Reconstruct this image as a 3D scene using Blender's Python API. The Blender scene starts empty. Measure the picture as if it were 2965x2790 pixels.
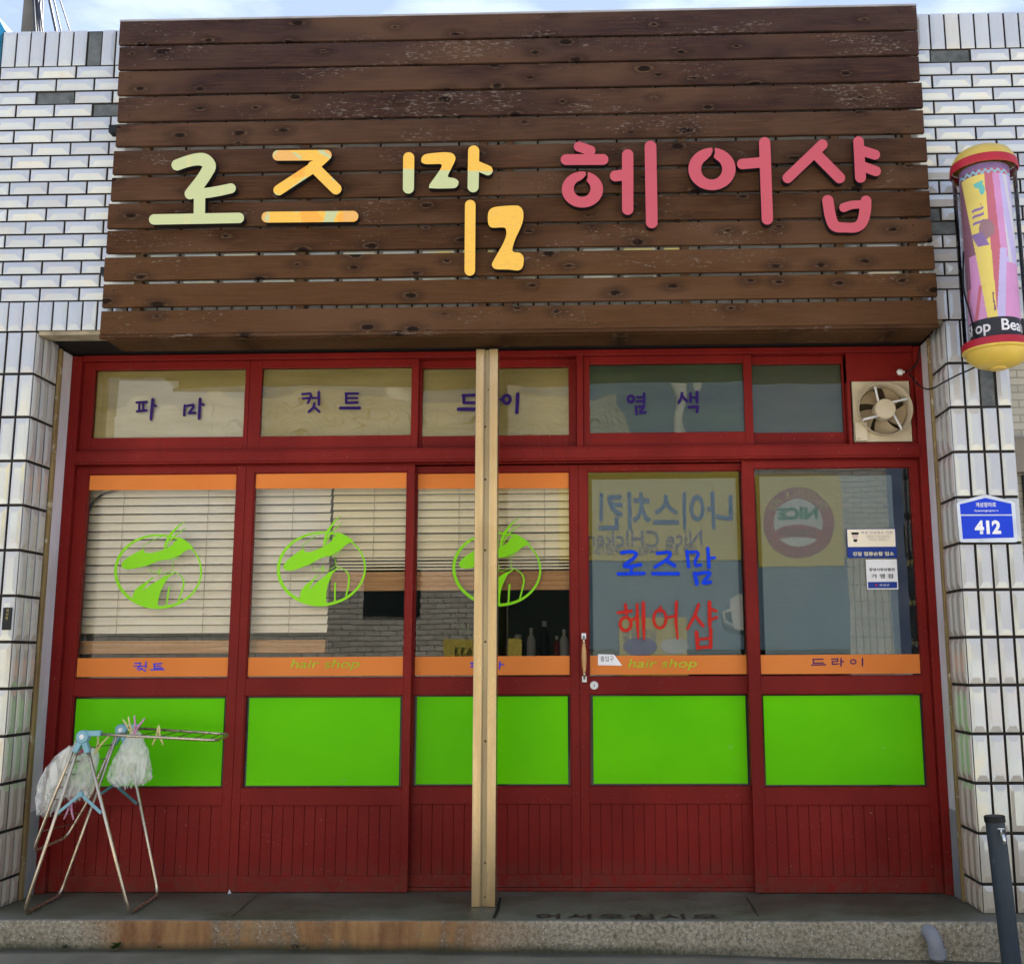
import bpy, bmesh, math, random
import numpy as np
from mathutils import Vector, Matrix, noise
PI = math.pi
rnd = random.Random(7)
SC = bpy.context.scene
COL = SC.collection

# ------------------------------------------------------------------ camera
W, H, F, PX = 2965.0, 2790.0, 3100.0, 138.1
def cam_rot(pit, yaw, rol):
    B = Matrix(((1, 0, 0), (0, 0, 1), (0, -1, 0)))
    return Matrix.Rotation(rol, 3, 'Z') @ Matrix.Rotation(-pit, 3, 'X') @ Matrix.Rotation(-yaw, 3, 'Y') @ B
RC = cam_rot(math.radians(9.41667), math.radians(1.5113), math.radians(0.2604))
CAM = Vector((0.45, -5.05, 1.22))
cd = bpy.data.cameras.new('camera')
cam = bpy.data.objects.new('camera', cd); COL.objects.link(cam)
cam.matrix_world = Matrix.Translation(CAM) @ RC.transposed().to_4x4()
cd.sensor_fit = 'HORIZONTAL'; cd.sensor_width = 36.0
cd.lens = F / W * 36.0
cd.shift_x = -PX / W
cd.clip_start = 0.05; cd.clip_end = 2000
SC.camera = cam
RT = RC.transposed()
def at(px, py, Y=0.0):
    """real point on the plane at depth Y that was measured at a pixel of the photograph"""
    d = RT @ Vector((px - W/2 - PX, -(py - H/2), -F))
    t = (Y - CAM.y) / d.y
    return CAM + d * t
def atz(px, py, Z):
    d = RT @ Vector((px - W/2 - PX, -(py - H/2), -F))
    t = (Z - CAM.z) / d.z
    return CAM + d * t

# ------------------------------------------------------------------ world, sun, exposure
SUN_EL, SUN_AZ = math.radians(58), math.radians(18)     # sun high behind the shop
wd = bpy.data.worlds.new("World"); SC.world = wd; wd.use_nodes = True
nt = wd.node_tree; N = nt.nodes; L = nt.links; N.clear()
out = N.new('ShaderNodeOutputWorld'); bg = N.new('ShaderNodeBackground')
sky = N.new('ShaderNodeTexSky'); sky.sky_type = 'NISHITA'; sky.sun_disc = False
sky.sun_elevation = SUN_EL; sky.sun_rotation = SUN_AZ; sky.air_density = 1.0; sky.dust_density = 1.5
tc = N.new('ShaderNodeTexCoord'); mp = N.new('ShaderNodeMapping'); mp.inputs['Scale'].default_value = (1.0, 1.0, 3.2)
nz = N.new('ShaderNodeTexNoise'); nz.inputs['Scale'].default_value = 3.4; nz.inputs['Detail'].default_value = 8; nz.inputs['Roughness'].default_value = .55
nz.inputs['Distortion'].default_value = .5
cr = N.new('ShaderNodeValToRGB'); cr.color_ramp.elements[0].position = .20; cr.color_ramp.elements[1].position = .42
nz2 = N.new('ShaderNodeTexNoise'); nz2.inputs['Scale'].default_value = 7.5; nz2.inputs['Detail'].default_value = 6
cr2 = N.new('ShaderNodeValToRGB')
cr2.color_ramp.elements[0].position = .42; cr2.color_ramp.elements[0].color = (2.2, 2.8, 4.3, 1)
cr2.color_ramp.elements[1].position = .58; cr2.color_ramp.elements[1].color = (3.3, 3.9, 5.3, 1)
mx = N.new('ShaderNodeMix'); mx.data_type = 'RGBA'
L.new(tc.outputs['Generated'], mp.inputs['Vector']); L.new(mp.outputs[0], nz.inputs['Vector']); L.new(mp.outputs[0], nz2.inputs['Vector'])
L.new(nz.outputs['Fac'], cr.inputs['Fac']); L.new(nz2.outputs['Fac'], cr2.inputs['Fac'])
L.new(cr.outputs['Color'], mx.inputs['Factor']); L.new(sky.outputs[0], mx.inputs['A']); L.new(cr2.outputs['Color'], mx.inputs['B'])
L.new(mx.outputs['Result'], bg.inputs['Color']); bg.inputs['Strength'].default_value = 0.072
L.new(bg.outputs[0], out.inputs['Surface'])
sl = bpy.data.lights.new('sun', 'SUN'); sl.energy = 5.0; sl.angle = math.radians(0.6); sl.color = (1.0, .96, .90)
so = bpy.data.objects.new('sun', sl); COL.objects.link(so)
sd = Vector((math.sin(SUN_AZ)*math.cos(SUN_EL), math.cos(SUN_AZ)*math.cos(SUN_EL), math.sin(SUN_EL)))
so.rotation_euler = sd.to_track_quat('Z', 'Y').to_euler()
so.location = (0, 0, 20)
SC.view_settings.view_transform = 'Standard'; SC.view_settings.look = 'None'
SC.view_settings.exposure = 1.9; SC.view_settings.gamma = 1.0
SC.cycles.max_bounces = 10; SC.cycles.transparent_max_bounces = 12
SC.cycles.use_denoising = True

# ------------------------------------------------------------------ materials
def S(v): return tuple(((c/255)/12.92 if c/255 <= .04045 else (((c/255)+.055)/1.055)**2.4) for c in v)
class M:
    """small wrapper round a node material"""
    def __init__(s, name, rough=.5, metal=0., spec=.5):
        s.m = bpy.data.materials.new(name); s.m.use_nodes = True
        s.t = s.m.node_tree; s.n = s.t.nodes; s.l = s.t.links
        s.b = s.n['Principled BSDF']; s.b.inputs['Roughness'].default_value = rough
        s.b.inputs['Metallic'].default_value = metal; s.b.inputs['Specular IOR Level'].default_value = spec
        s.c = s.n.new('ShaderNodeTexCoord')
    def map(s, scale=(1, 1, 1), loc=(0, 0, 0), src='Object', rnd_off=False):
        m = s.n.new('ShaderNodeMapping'); m.inputs['Scale'].default_value = scale; m.inputs['Location'].default_value = loc
        if rnd_off:
            oi = s.n.new('ShaderNodeObjectInfo'); mu = s.n.new('ShaderNodeVectorMath'); mu.operation = 'SCALE'
            cx = s.n.new('ShaderNodeCombineXYZ')
            for i in range(3): s.l.new(oi.outputs['Random'], cx.inputs[i])
            s.l.new(cx.outputs[0], mu.inputs[0]); mu.inputs['Scale'].default_value = 37.0
            ad = s.n.new('ShaderNodeVectorMath'); ad.operation = 'ADD'
            s.l.new(s.c.outputs[src], ad.inputs[0]); s.l.new(mu.outputs[0], ad.inputs[1]); s.l.new(ad.outputs[0], m.inputs['Vector'])
        else: s.l.new(s.c.outputs[src], m.inputs['Vector'])
        return m.outputs[0]
    def noise(s, vec, scale, detail=4, rough=.55, dist=0.):
        x = s.n.new('ShaderNodeTexNoise'); x.inputs['Scale'].default_value = scale; x.inputs['Detail'].default_value = detail
        x.inputs['Roughness'].default_value = rough; x.inputs['Distortion'].default_value = dist
        if vec: s.l.new(vec, x.inputs['Vector'])
        return x.outputs['Fac']
    def ramp(s, fac, stops):
        r = s.n.new('ShaderNodeValToRGB'); e = r.color_ramp.elements
        while len(e) < len(stops): e.new(.5)
        for k, (p, c) in enumerate(stops):
            e[k].position = p
            if not isinstance(c, (tuple, list)): c = (c, c, c)
            e[k].color = (c[0], c[1], c[2], 1)
        s.l.new(fac, r.inputs['Fac']); return r.outputs['Color']
    def mix(s, fac, a, b, mode='MIX'):
        x = s.n.new('ShaderNodeMix'); x.data_type = 'RGBA'; x.blend_type = mode
        for k, v in (('Factor', fac), ('A', a), ('B', b)):
            if isinstance(v, (int, float)): x.inputs[k].default_value = v
            elif isinstance(v, tuple): x.inputs[k].default_value = (v[0], v[1], v[2], 1)
            else: s.l.new(v, x.inputs[k])
        return x.outputs['Result']
    def math(s, op, a, b=0.):
        x = s.n.new('ShaderNodeMath'); x.operation = op; x.use_clamp = False
        for k, v in enumerate((a, b)):
            if isinstance(v, (int, float)): x.inputs[k].default_value = v
            else: s.l.new(v, x.inputs[k])
        return x.outputs[0]
    def sep(s, src='Object'):
        x = s.n.new('ShaderNodeSeparateXYZ'); s.l.new(s.c.outputs[src], x.inputs[0]); return x.outputs
    def rng(s, v, a, b):
        x = s.n.new('ShaderNodeMapRange'); x.clamp = True
        x.inputs['From Min'].default_value = a; x.inputs['From Max'].default_value = b
        s.l.new(v, x.inputs['Value']); return x.outputs[0]
    def col(s, v):
        if isinstance(v, tuple): s.b.inputs['Base Color'].default_value = (v[0], v[1], v[2], 1)
        else: s.l.new(v, s.b.inputs['Base Color'])
    def rough(s, v): s.l.new(v, s.b.inputs['Roughness'])
    def bump(s, h, strength=.3, dist=.01):
        x = s.n.new('ShaderNodeBump'); x.inputs['Strength'].default_value = strength; x.inputs['Distance'].default_value = dist
        s.l.new(h, x.inputs['Height']); s.l.new(x.outputs[0], s.b.inputs['Normal'])
    def __call__(s): return s.m

def plain(name, c1, c2=None, scale=8, rough=.5, metal=0., bump=0., spec=.22, stretch=(1, 1, 1), wear=None):
    m = M(name, rough, metal, spec)
    if c2 is None: c2 = tuple(x*.72 for x in c1)
    v = m.map(stretch, rnd_off=True)
    f = m.noise(v, scale, 6)
    c = m.mix(m.rng(f, .3, .7), c2, c1)
    if wear:                                  # wear: (colour, amount, scale)
        g = m.noise(m.map((1, 1, 1), (3, 5, 1)), wear[2], 8, .7)
        c = m.mix(m.rng(g, 1-wear[1], 1-wear[1]+.06), c, wear[0])
    m.col(c)
    m.rough(m.ramp(f, [(.2, min(1, rough*1.25)), (.8, rough*.85)]))
    if bump: m.bump(m.noise(v, scale*6, 5), bump, .004)
    return m()

MAT = {}
def red_paint():
    m = M('red_paint', .42, 0, .10)
    o = m.sep()
    n1 = m.noise(m.map((1, 1, .6)), 2.2, 5)
    n2 = m.noise(m.map((1, 1, 1), (9, 2, 4)), 26, 6, .6)
    c = m.mix(m.rng(n1, .35, .65), (.135, .0075, .0062), (.200, .0135, .0105))
    c = m.mix(m.math('MULTIPLY', m.rng(n2, .35, .8), .28), c, (.09, .012, .010))
    dust = m.math('MULTIPLY', m.rng(o[2], .34, .18), m.rng(n2, .35, .6))
    c = m.mix(m.math('MULTIPLY', dust, .45), c, (.10, .060, .040))
    sp = m.noise(m.map((1, 1, 1), (1, 2, 3)), 95, 3, .6)
    c = m.mix(m.math('MULTIPLY', m.rng(sp, .695, .71), .6), c, (.35, .25, .2))
    m.col(c); m.rough(m.ramp(n2, [(.3, .36), (.7, .52)])); m.bump(n2, .08, .002)
    return m()
MAT['red'] = red_paint()
MAT['green'] = plain('green_panel_vinyl', (.130, .560, .001), (.085, .455, .002), 1.4, .33, spec=.05, wear=((.17, .52, .05), .345, 7))
MAT['leaf_green'] = plain('logo_vinyl', (.230, .600, .003), (.200, .560, .003), 3, .4)
MAT['orange'] = plain('orange_vinyl', (.660, .205, .045), (.590, .170, .033), 2.5, .42, spec=.08)
MAT['purple_ink'] = plain('purple_lettering', (.030, .012, .120), None, 20, .4, spec=.08)
MAT['blue_ink'] = plain('blue_lettering', (.004, .050, .640), (.004, .035, .52), 20, .4, spec=.08)
MAT['red_ink'] = plain('red_lettering', (.480, .022, .015), (.40, .018, .012), 20, .4, spec=.08)
MAT['lime_ink'] = plain('lime_lettering', (.40, .48, .02), None, 20, .45)
MAT['dark'] = plain('dark_gap', (.012, .011, .010), None, 8, .7)
MAT['black'] = plain('black_paint', (.012, .012, .013), None, 20, .45)
MAT['white'] = plain('white_plastic', (.72, .72, .70), (.62, .62, .60), 10, .4)
MAT['paper'] = plain('sticker_white', (.80, .79, .78), None, 6, .4)
MAT['navy'] = plain('sticker_navy', (.006, .035, .250), None, 6, .4)
MAT['cream'] = plain('sticker_cream', (.82, .74, .56), (.78, .68, .52), 6, .4)
MAT['sign_blue'] = plain('sign_blue', (.006, .045, .560), (.006, .038, .50), 6, .35)
MAT['letter_cream'] = plain('letter_pale_yellow', (.75, .70, .42), None, 20, .4, spec=.08)
MAT['grey_ink'] = plain('grey_ink', (.09, .08, .10), None, 20, .5)

def plaster():
    m = M('white_plaster', .7)
    o = m.sep(); n1 = m.noise(m.map((1, 1, .4)), 5, 7, .65); n2 = m.noise(m.map(), 40, 5)
    c = m.mix(m.rng(n1, .35, .75), (.62, .58, .62), (.40, .37, .36))
    e = m.math('ADD', o[2], m.math('MULTIPLY', n1, .03))
    low = m.rng(e, .575, .57)
    c = m.mix(low, c, m.mix(m.rng(n1, .35, .65), (.15, .18, .23), (.27, .28, .24)))
    st = m.rng(m.math('ADD', o[2], m.math('MULTIPLY', n1, .25)), .42, .28)
    c = m.mix(m.math('MULTIPLY', st, .5), c, (.16, .15, .10))
    m.col(c); m.bump(n2, .2, .003); return m()
MAT['plaster'] = plaster()

def tile():
    m = M('glazed_white_tile', .08, 0, .8); m.b.inputs['Coat Weight'].default_value = 1.0; m.b.inputs['Coat IOR'].default_value = 1.7; m.b.inputs['Coat Roughness'].default_value = .04
    g = m.n.new('ShaderNodeNewGeometry'); ri = g.outputs['Random Per Island']
    n = m.noise(m.map(), 9, 6, .6); n2 = m.noise(m.map((1, 1, .35), (4, 4, 4)), 28, 6, .7)
    c = m.mix(ri, (.37, .375, .38), (.46, .455, .445))
    c = m.mix(m.math('MULTIPLY', m.rng(n2, .55, .8), .5), c, (.42, .36, .27))
    cs = m.rng(ri, .982, .985)
    c = m.mix(m.math('MULTIPLY', cs, .55), c, (.52, .46, .36))
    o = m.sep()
    bounce_dirt = m.math('MULTIPLY', m.rng(m.math('ADD', o[2], m.math('MULTIPLY', n, .5)), 3.1, 1.6), .75)  # warm bounced light painted into the colour of the lower tiles
    c = m.mix(bounce_dirt, c, (.50, .455, .375))
    bounce_dirt = m.math('MULTIPLY', m.rng(m.math('ADD', o[2], m.math('MULTIPLY', n, .5)), 1.05, .45), .5)
    c = m.mix(bounce_dirt, c, (.40, .31, .18))
    m.col(c)
    m.rough(m.math('ADD', m.math('MULTIPLY', n2, .12), .02))
    for k in m.b.inputs:
        if k.name == 'Thin Film Thickness':
            m.l.new(m.math('ADD', m.math('MULTIPLY', n, 260.), m.math('MULTIPLY', ri, 60.)), k)
        if k.name == 'Thin Film IOR': k.default_value = 1.45
    return m()
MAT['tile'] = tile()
MAT['grout'] = plain('dark_mortar', (.030, .026, .022), (.016, .014, .012), 30, .9, bump=.4)
MAT['cement'] = plain('bare_cement_patch', (.13, .14, .14), (.055, .062, .065), 14, .9, bump=.5, wear=((.32, .32, .30), .36, 25))
MAT['rusty_channel'] = plain('rusty_channel', (.30, .22, .09), (.16, .10, .045), 20, .6, stretch=(1, 1, .15), wear=((.45, .40, .28), .42, 12))
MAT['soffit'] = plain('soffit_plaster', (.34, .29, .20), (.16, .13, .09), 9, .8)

def plank(name='stained_pine', flake=.0, tint=1.0):
    m = M(name, .62, 0, .05)
    o = m.sep()
    v = m.map((.55, 1, 7.0), rnd_off=True)
    gr = m.noise(v, 10, 9, .62, 1.4)
    gf = m.noise(m.map((.35, 1, 22.0), rnd_off=True), 12, 6, .6, .5)
    bl = m.noise(m.map((1, 1, 2), rnd_off=True), 2.6, 5, .6)
    c = m.ramp(gr, [(.30, (.013, .0055, .0036)), (.47, (.042, .0170, .0088)), (.66, (.088, .0380, .0185))])
    c = m.mix(m.math('MULTIPLY', m.rng(gf, .44, .58), .72), c, (.017, .008, .0055))
    c = m.mix(m.math('MULTIPLY', m.rng(bl, .45, .62), .5), c, (.075, .040, .022))
    # higher planks greyer, lower ones warmer
    zz = m.rng(o[2], 3.7, 2.9)
    c = m.mix(m.math('MULTIPLY', zz, .42), c, (.105, .048, .014))
    gy = m.rng(o[2], 3.35, 4.2)
    c = m.mix(m.math('MULTIPLY', gy, .38), c, (.062, .045, .048))
    oi_ = m.n.new('ShaderNodeObjectInfo'); c = m.mix(m.math('MULTIPLY', m.rng(oi_.outputs['Random'], 0, 1), .35), c, (.020, .009, .007)); c = m.mix(m.math('MULTIPLY', m.rng(oi_.outputs['Random'], .7, 0), .22), c, (.10, .052, .026))
    sk = m.noise(m.map((.5, 1, 1.5), (3, 3, 9), rnd_off=True), 2.0, 3); c = m.mix(m.math('MULTIPLY', m.rng(sk, .5, .66), .55), c, (.105, .055, .030))
    # knots
    vo = m.n.new('ShaderNodeTexVoronoi'); vo.voronoi_dimensions = '2D'; vo.inputs['Scale'].default_value = 1.0
    vm = m.map((4.2, 1, 9.0), rnd_off=True); sx_ = m.n.new('ShaderNodeSeparateXYZ'); m.l.new(vm, sx_.inputs[0]); cx_ = m.n.new('ShaderNodeCombineXYZ')
    m.l.new(sx_.outputs[0], cx_.inputs[0]); m.l.new(sx_.outputs[2], cx_.inputs[1]); m.l.new(cx_.outputs[0], vo.inputs['Vector'])
    sepc = m.n.new('ShaderNodeSeparateColor'); m.l.new(vo.outputs['Color'], sepc.inputs[0])
    kd = m.math('ADD', vo.outputs['Distance'], m.math('ADD', m.math('MULTIPLY', m.noise(m.map((1, 1, 1)), 30, 4), .16), m.math('MULTIPLY', sepc.outputs[1], .10)))
    keep = m.rng(sepc.outputs[0], .40, .42)
    kn = m.math('MULTIPLY', m.rng(kd, .25, .17), keep)
    halo = m.math('MULTIPLY', m.math('MULTIPLY', m.rng(kd, .50, .20), keep), .62)
    c = m.mix(halo, c, (.012, .006, .0045))
    c = m.mix(m.math('MULTIPLY', kn, .85), c, (.008, .0045, .003))
    rim = m.math('MULTIPLY', m.math('MULTIPLY', m.math('MULTIPLY', m.rng(kd, .20, .23), m.rng(kd, .28, .25)), m.rng(gf, .48, .55)), m.math('MULTIPLY', keep, .45))
    c = m.mix(rim, c, (.16, .10, .06))
    # peeling flakes
    fm = m.noise(m.map((.9, 1, 3.2), rnd_off=True), 36, 7, .72)
    fa = m.noise(m.map((.7, 1, 2.2), (5, 5, 5), rnd_off=True), 2.4, 5, .6)
    lim = m.math('SUBTRACT', .755-flake*.5, m.math('MULTIPLY', m.rng(fa, .46, .62), .165))
    lim = m.math('SUBTRACT', lim, m.math('MULTIPLY', m.rng(o[2], 3.45, 4.15), .045))
    fl = m.math('GREATER_THAN', fm, lim)
    c = m.mix(m.math('MULTIPLY', fl, .7), c, (.16, .125, .10))
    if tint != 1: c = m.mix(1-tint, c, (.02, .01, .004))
    m.col(c)
    m.rough(m.ramp(gr, [(.3, .48), (.7, .68)]))
    h = m.math('ADD', m.math('MULTIPLY', gr, .5), m.math('ADD', m.math('MULTIPLY', gf, .5), m.math('MULTIPLY', fl, .3)))
    m.bump(h, .35, .004)
    return m()
MAT['plank'] = plank()
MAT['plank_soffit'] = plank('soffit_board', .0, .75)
MAT['plank_trim'] = plank('worn_trim_board', .17)

def steel(name, c=(.62, .56, .46), rough=.3, streak=True):
    m = M(name, rough, .85)
    n = m.noise(m.map((6, 6, .35)), 6, 6, .6); n2 = m.noise(m.map((1, 1, 1)), 2.2, 5)
    cc = m.mix(m.rng(n, .3, .75), c, tuple(x*.72 for x in c))
    cc = m.mix(m.math('MULTIPLY', m.rng(n2, .48, .62), .5), cc, (c[0]*.6, c[1]*.52, c[2]*.42))
    m.col(cc); m.rough(m.math('ADD', m.math('MULTIPLY', n, .25), rough-.1)); return m()
MAT['steel'] = steel('brushed_column_steel', (.52, .39, .22), .28)
MAT['chrome'] = steel('rack_steel', (.60, .50, .36), .24)
MAT['oldsteel'] = steel('rack_wire', (.28, .22, .16), .4)

def glass(name, refl=1.62, tint=(.99, 1.0, .99), rough=0.0, wob=.007):
    m = bpy.data.materials.new(name); m.use_nodes = True; t = m.node_tree; n = t.nodes; l = t.links; n.clear()
    o = n.new('ShaderNodeOutputMaterial'); mxs = n.new('ShaderNodeMixShader'); tr = n.new('ShaderNodeBsdfTransparent'); gl = n.new('ShaderNodeBsdfGlossy')
    fr = n.new('ShaderNodeFresnel'); fr.inputs['IOR'].default_value = refl
    tr.inputs['Color'].default_value = (*tint, 1); gl.inputs['Roughness'].default_value = rough
    c = n.new('ShaderNodeTexCoord'); nn = n.new('ShaderNodeTexNoise'); nn.inputs['Scale'].default_value = 3.2; nn.inputs['Detail'].default_value = 1
    b = n.new('ShaderNodeBump'); b.inputs['Strength'].default_value = wob; b.inputs['Distance'].default_value = .05
    l.new(c.outputs['Object'], nn.inputs['Vector']); l.new(nn.outputs['Fac'], b.inputs['Height'])
    l.new(b.outputs[0], gl.inputs['Normal'])
    l.new(fr.outputs[0], mxs.inputs[0]); l.new(tr.outputs[0], mxs.inputs[1]); l.new(gl.outputs[0], mxs.inputs[2]); l.new(mxs.outputs[0], o.inputs['Surface'])
    return m
MAT['glass'] = glass('window_glass')
MAT['glass_transom'] = glass('transom_glass', 1.6, (.99, 1, .98), 0.0, .10)
MAT['tube_glass'] = glass('clear_plastic_tube', 1.13, (.93, .93, .95), .05, .05)

# ------------------------------------------------------------------ mesh helpers
class MB:
    def __init__(s): s.v = []; s.f = []; s.mi = []
    def add(s, vs, fs, mi=0):
        o = len(s.v); s.v += [tuple(v) for v in vs]
        for f in fs: s.f.append([i+o for i in f]); s.mi.append(mi)
        return s
    def box(s, x0, x1, y0, y1, z0, z1, mi=0):
        if x0 > x1: x0, x1 = x1, x0
        if y0 > y1: y0, y1 = y1, y0
        if z0 > z1: z0, z1 = z1, z0
        vs = [(x0,y0,z0),(x1,y0,z0),(x1,y1,z0),(x0,y1,z0),(x0,y0,z1),(x1,y0,z1),(x1,y1,z1),(x0,y1,z1)]
        return s.add(vs, [(0,3,2,1),(4,5,6,7),(0,1,5,4),(1,2,6,5),(2,3,7,6),(3,0,4,7)], mi)
    def obox(s, c, ax, ay, az, mi=0):
        c = Vector(c); vs = []
        for k in ((-1,-1,-1),(1,-1,-1),(1,1,-1),(-1,1,-1),(-1,-1,1),(1,-1,1),(1,1,1),(-1,1,1)):
            vs.append(c + ax*k[0] + ay*k[1] + az*k[2])
        return s.add(vs, [(0,3,2,1),(4,5,6,7),(0,1,5,4),(1,2,6,5),(2,3,7,6),(3,0,4,7)], mi)
    def tube(s, pts, r, n=10, caps=True, mi=0):
        pts = [Vector(p) for p in pts]
        rs = r if isinstance(r, (list, tuple)) else [r]*len(pts)
        ref = None; rings = []
        for i, p in enumerate(pts):
            d = (pts[min(i+1, len(pts)-1)] - pts[max(i-1, 0)])
            if d.length < 1e-9: d = Vector((0, 0, 1))
            d.normalize()
            if ref is None:
                ref = d.orthogonal().normalized()
            ref = (ref - d*ref.dot(d)).normalized(); b = d.cross(ref)
            rings.append([p + (ref*math.cos(2*PI*k/n) + b*math.sin(2*PI*k/n))*rs[i] for k in range(n)])
        vs = [v for rg in rings for v in rg]; fs = []
        for i in range(len(rings)-1):
            for k in range(n):
                fs.append((i*n+k, i*n+(k+1) % n, (i+1)*n+(k+1) % n, (i+1)*n+k))
        if caps:
            fs.append(tuple(range(n-1, -1, -1))); fs.append(tuple((len(rings)-1)*n+k for k in range(n)))
        return s.add(vs, fs, mi)
    def lathe(s, prof, c, n=48, axis='Z', mi=0, ang=(0, 2*PI)):
        """prof: list of (r, h)"""
        vs = []; fs = []; full = abs(ang[1]-ang[0]-2*PI) < 1e-6
        m = n if full else n+1
        for r, h in prof:
            for k in range(m):
                a = ang[0] + (ang[1]-ang[0])*k/n
                if axis == 'Z': vs.append((c[0]+r*math.cos(a), c[1]+r*math.sin(a), c[2]+h))
                else: vs.append((c[0]+r*math.cos(a), c[1]+h, c[2]+r*math.sin(a)))
        for i in range(len(prof)-1):
            for k in range(n):
                k2 = (k+1) % m
                fs.append((i*m+k, i*m+k2, (i+1)*m+k2, (i+1)*m+k))
        return s.add(vs, fs, mi)
    def quad(s, a, b, c, d, mi=0): return s.add([a, b, c, d], [(0, 1, 2, 3)], mi)
    def mesh(s, name, mats, smooth=False):
        me = bpy.data.meshes.new(name); me.from_pydata(s.v, [], s.f)
        for m in (mats if isinstance(mats, (list, tuple)) else [mats]): me.materials.append(m)
        for p, i in zip(me.polygons, s.mi): p.material_index = i
        me.update()
        if smooth:
            for p in me.polygons: p.use_smooth = True
        return me

def fix(o):
    bm = bmesh.new(); bm.from_mesh(o.data); bmesh.ops.recalc_face_normals(bm, faces=bm.faces); bm.to_mesh(o.data); bm.free()
def link(name, me, parent=None, bevel=0., smooth_angle=None, recalc=True):
    o = bpy.data.objects.new(name, me); COL.objects.link(o)
    if parent is not None:
        o.parent = parent
        if parent.parent is None and parent.type == 'EMPTY': o.location = -Vector(parent.location)
    if recalc: fix(o)
    if bevel:
        b = o.modifiers.new('bevel', 'BEVEL'); b.width = bevel; b.segments = 2; b.limit_method = 'ANGLE'; b.angle_limit = .6
    if smooth_angle:
        for p in me.polygons: p.use_smooth = True
        me.set_sharp_from_angle(angle=math.radians(smooth_angle))
    return o
def tag(o, label=None, cat=None, group=None, kind=None):
    if label: o['label'] = label
    if cat: o['category'] = cat
    if group: o['group'] = group
    if kind: o['kind'] = kind
    return o
def thing(name, label, cat, loc, group=None):
    o = bpy.data.objects.new(name, None); COL.objects.link(o); o.location = loc; o.empty_display_size = .1
    return tag(o, label, cat, group)

def smooth_poly(P, n=4):
    out_ = []; m = len(P)
    for i in range(m):
        p0, p1, p2, p3 = P[i-1], P[i], P[(i+1) % m], P[(i+2) % m]
        for k in range(n):
            t = k/n
            out_.append(tuple(.5*((2*p1[j]) + (-p0[j]+p2[j])*t + (2*p0[j]-5*p1[j]+4*p2[j]-p3[j])*t*t + (-p0[j]+3*p1[j]-3*p2[j]+p3[j])*t**3) for j in (0, 1)))
    return out_
def spl(P, n=5):
    out_ = []; m = len(P)
    for i in range(m-1):
        p0, p1, p2, p3 = P[max(i-1, 0)], P[i], P[i+1], P[min(i+2, m-1)]
        for k in range(n):
            t = k/n
            out_.append(tuple(.5*((2*p1[j]) + (-p0[j]+p2[j])*t + (2*p0[j]-5*p1[j]+4*p2[j]-p3[j])*t*t + (-p0[j]+3*p1[j]-3*p2[j]+p3[j])*t**3) for j in range(len(p1))))
    out_.append(tuple(P[-1])); return out_

def sd_poly(X, Y, P):
    P = np.array(P); d = np.full(X.shape, 1e18); ins = np.zeros(X.shape, bool)
    for i in range(len(P)):
        a = P[i]; b = P[(i+1) % len(P)]
        e = b-a; L2 = e@e+1e-12
        t = np.clip(((X-a[0])*e[0]+(Y-a[1])*e[1])/L2, 0, 1)
        d = np.minimum(d, (X-a[0]-t*e[0])**2+(Y-a[1]-t*e[1])**2)
        c = ((a[1] > Y) != (b[1] > Y)) & (X < (b[0]-a[0])*(Y-a[1])/((b[1]-a[1]) if abs(b[1]-a[1]) > 1e-12 else 1e-12)+a[0])
        ins ^= c
    d = np.sqrt(d); return np.where(ins, -d, d)
def sd_stroke(X, Y, pts):
    d = np.full(X.shape, 1e9)
    for i in range(max(1, len(pts)-1)):
        a = pts[i]; b = pts[min(i+1, len(pts)-1)]
        ex, ey = b[0]-a[0], b[1]-a[1]; L2 = ex*ex+ey*ey+1e-12
        t = np.clip(((X-a[0])*ex+(Y-a[1])*ey)/L2, 0, 1)
        d = np.minimum(d, np.hypot(X-a[0]-t*ex, Y-a[1]-t*ey)-(a[2]+(b[2]-a[2])*t))
    return d
def contours(D, xs, ys):
    segs = {}
    ny, nx = D.shape
    def key(i, j, h): return (i, j, h)
    def pt(k):
        i, j, h = k
        if h == 0:
            a, b = D[i, j], D[i, j+1]; t = a/(a-b); return (xs[j]+(xs[j+1]-xs[j])*t, ys[i])
        a, b = D[i, j], D[i+1, j]; t = a/(a-b); return (xs[j], ys[i]+(ys[i+1]-ys[i])*t)
    neg = D < 0
    s = neg[:-1, :-1].astype(int)+2*neg[:-1, 1:]+4*neg[1:, 1:]+8*neg[1:, :-1]
    ii, jj = np.nonzero((s > 0) & (s < 15))
    tab = {1: [('l', 't')], 2: [('t', 'r')], 3: [('l', 'r')], 4: [('r', 'b')], 6: [('t', 'b')], 7: [('l', 'b')], 8: [('b', 'l')], 9: [('b', 't')],
           11: [('b', 'r')], 12: [('r', 'l')], 13: [('r', 't')], 14: [('t', 'l')], 5: [('l', 't'), ('r', 'b')], 10: [('t', 'r'), ('b', 'l')]}
    adj = {}
    for i, j in zip(ii, jj):
        E = {'t': (i, j, 0), 'b': (i+1, j, 0), 'l': (i, j, 1), 'r': (i, j+1, 1)}
        for a, b in tab[int(s[i, j])]:
            adj.setdefault(E[a], []).append(E[b]); adj.setdefault(E[b], []).append(E[a])
    loops = []; seen = set()
    for k0 in list(adj):
        if k0 in seen: continue
        lp = [k0]; seen.add(k0); cur = k0
        while True:
            nx_ = [q for q in adj[cur] if q not in seen]
            if not nx_: break
            cur = nx_[0]; seen.add(cur); lp.append(cur)
        if len(lp) > 6: loops.append([pt(k) for k in lp])
    return loops
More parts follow.
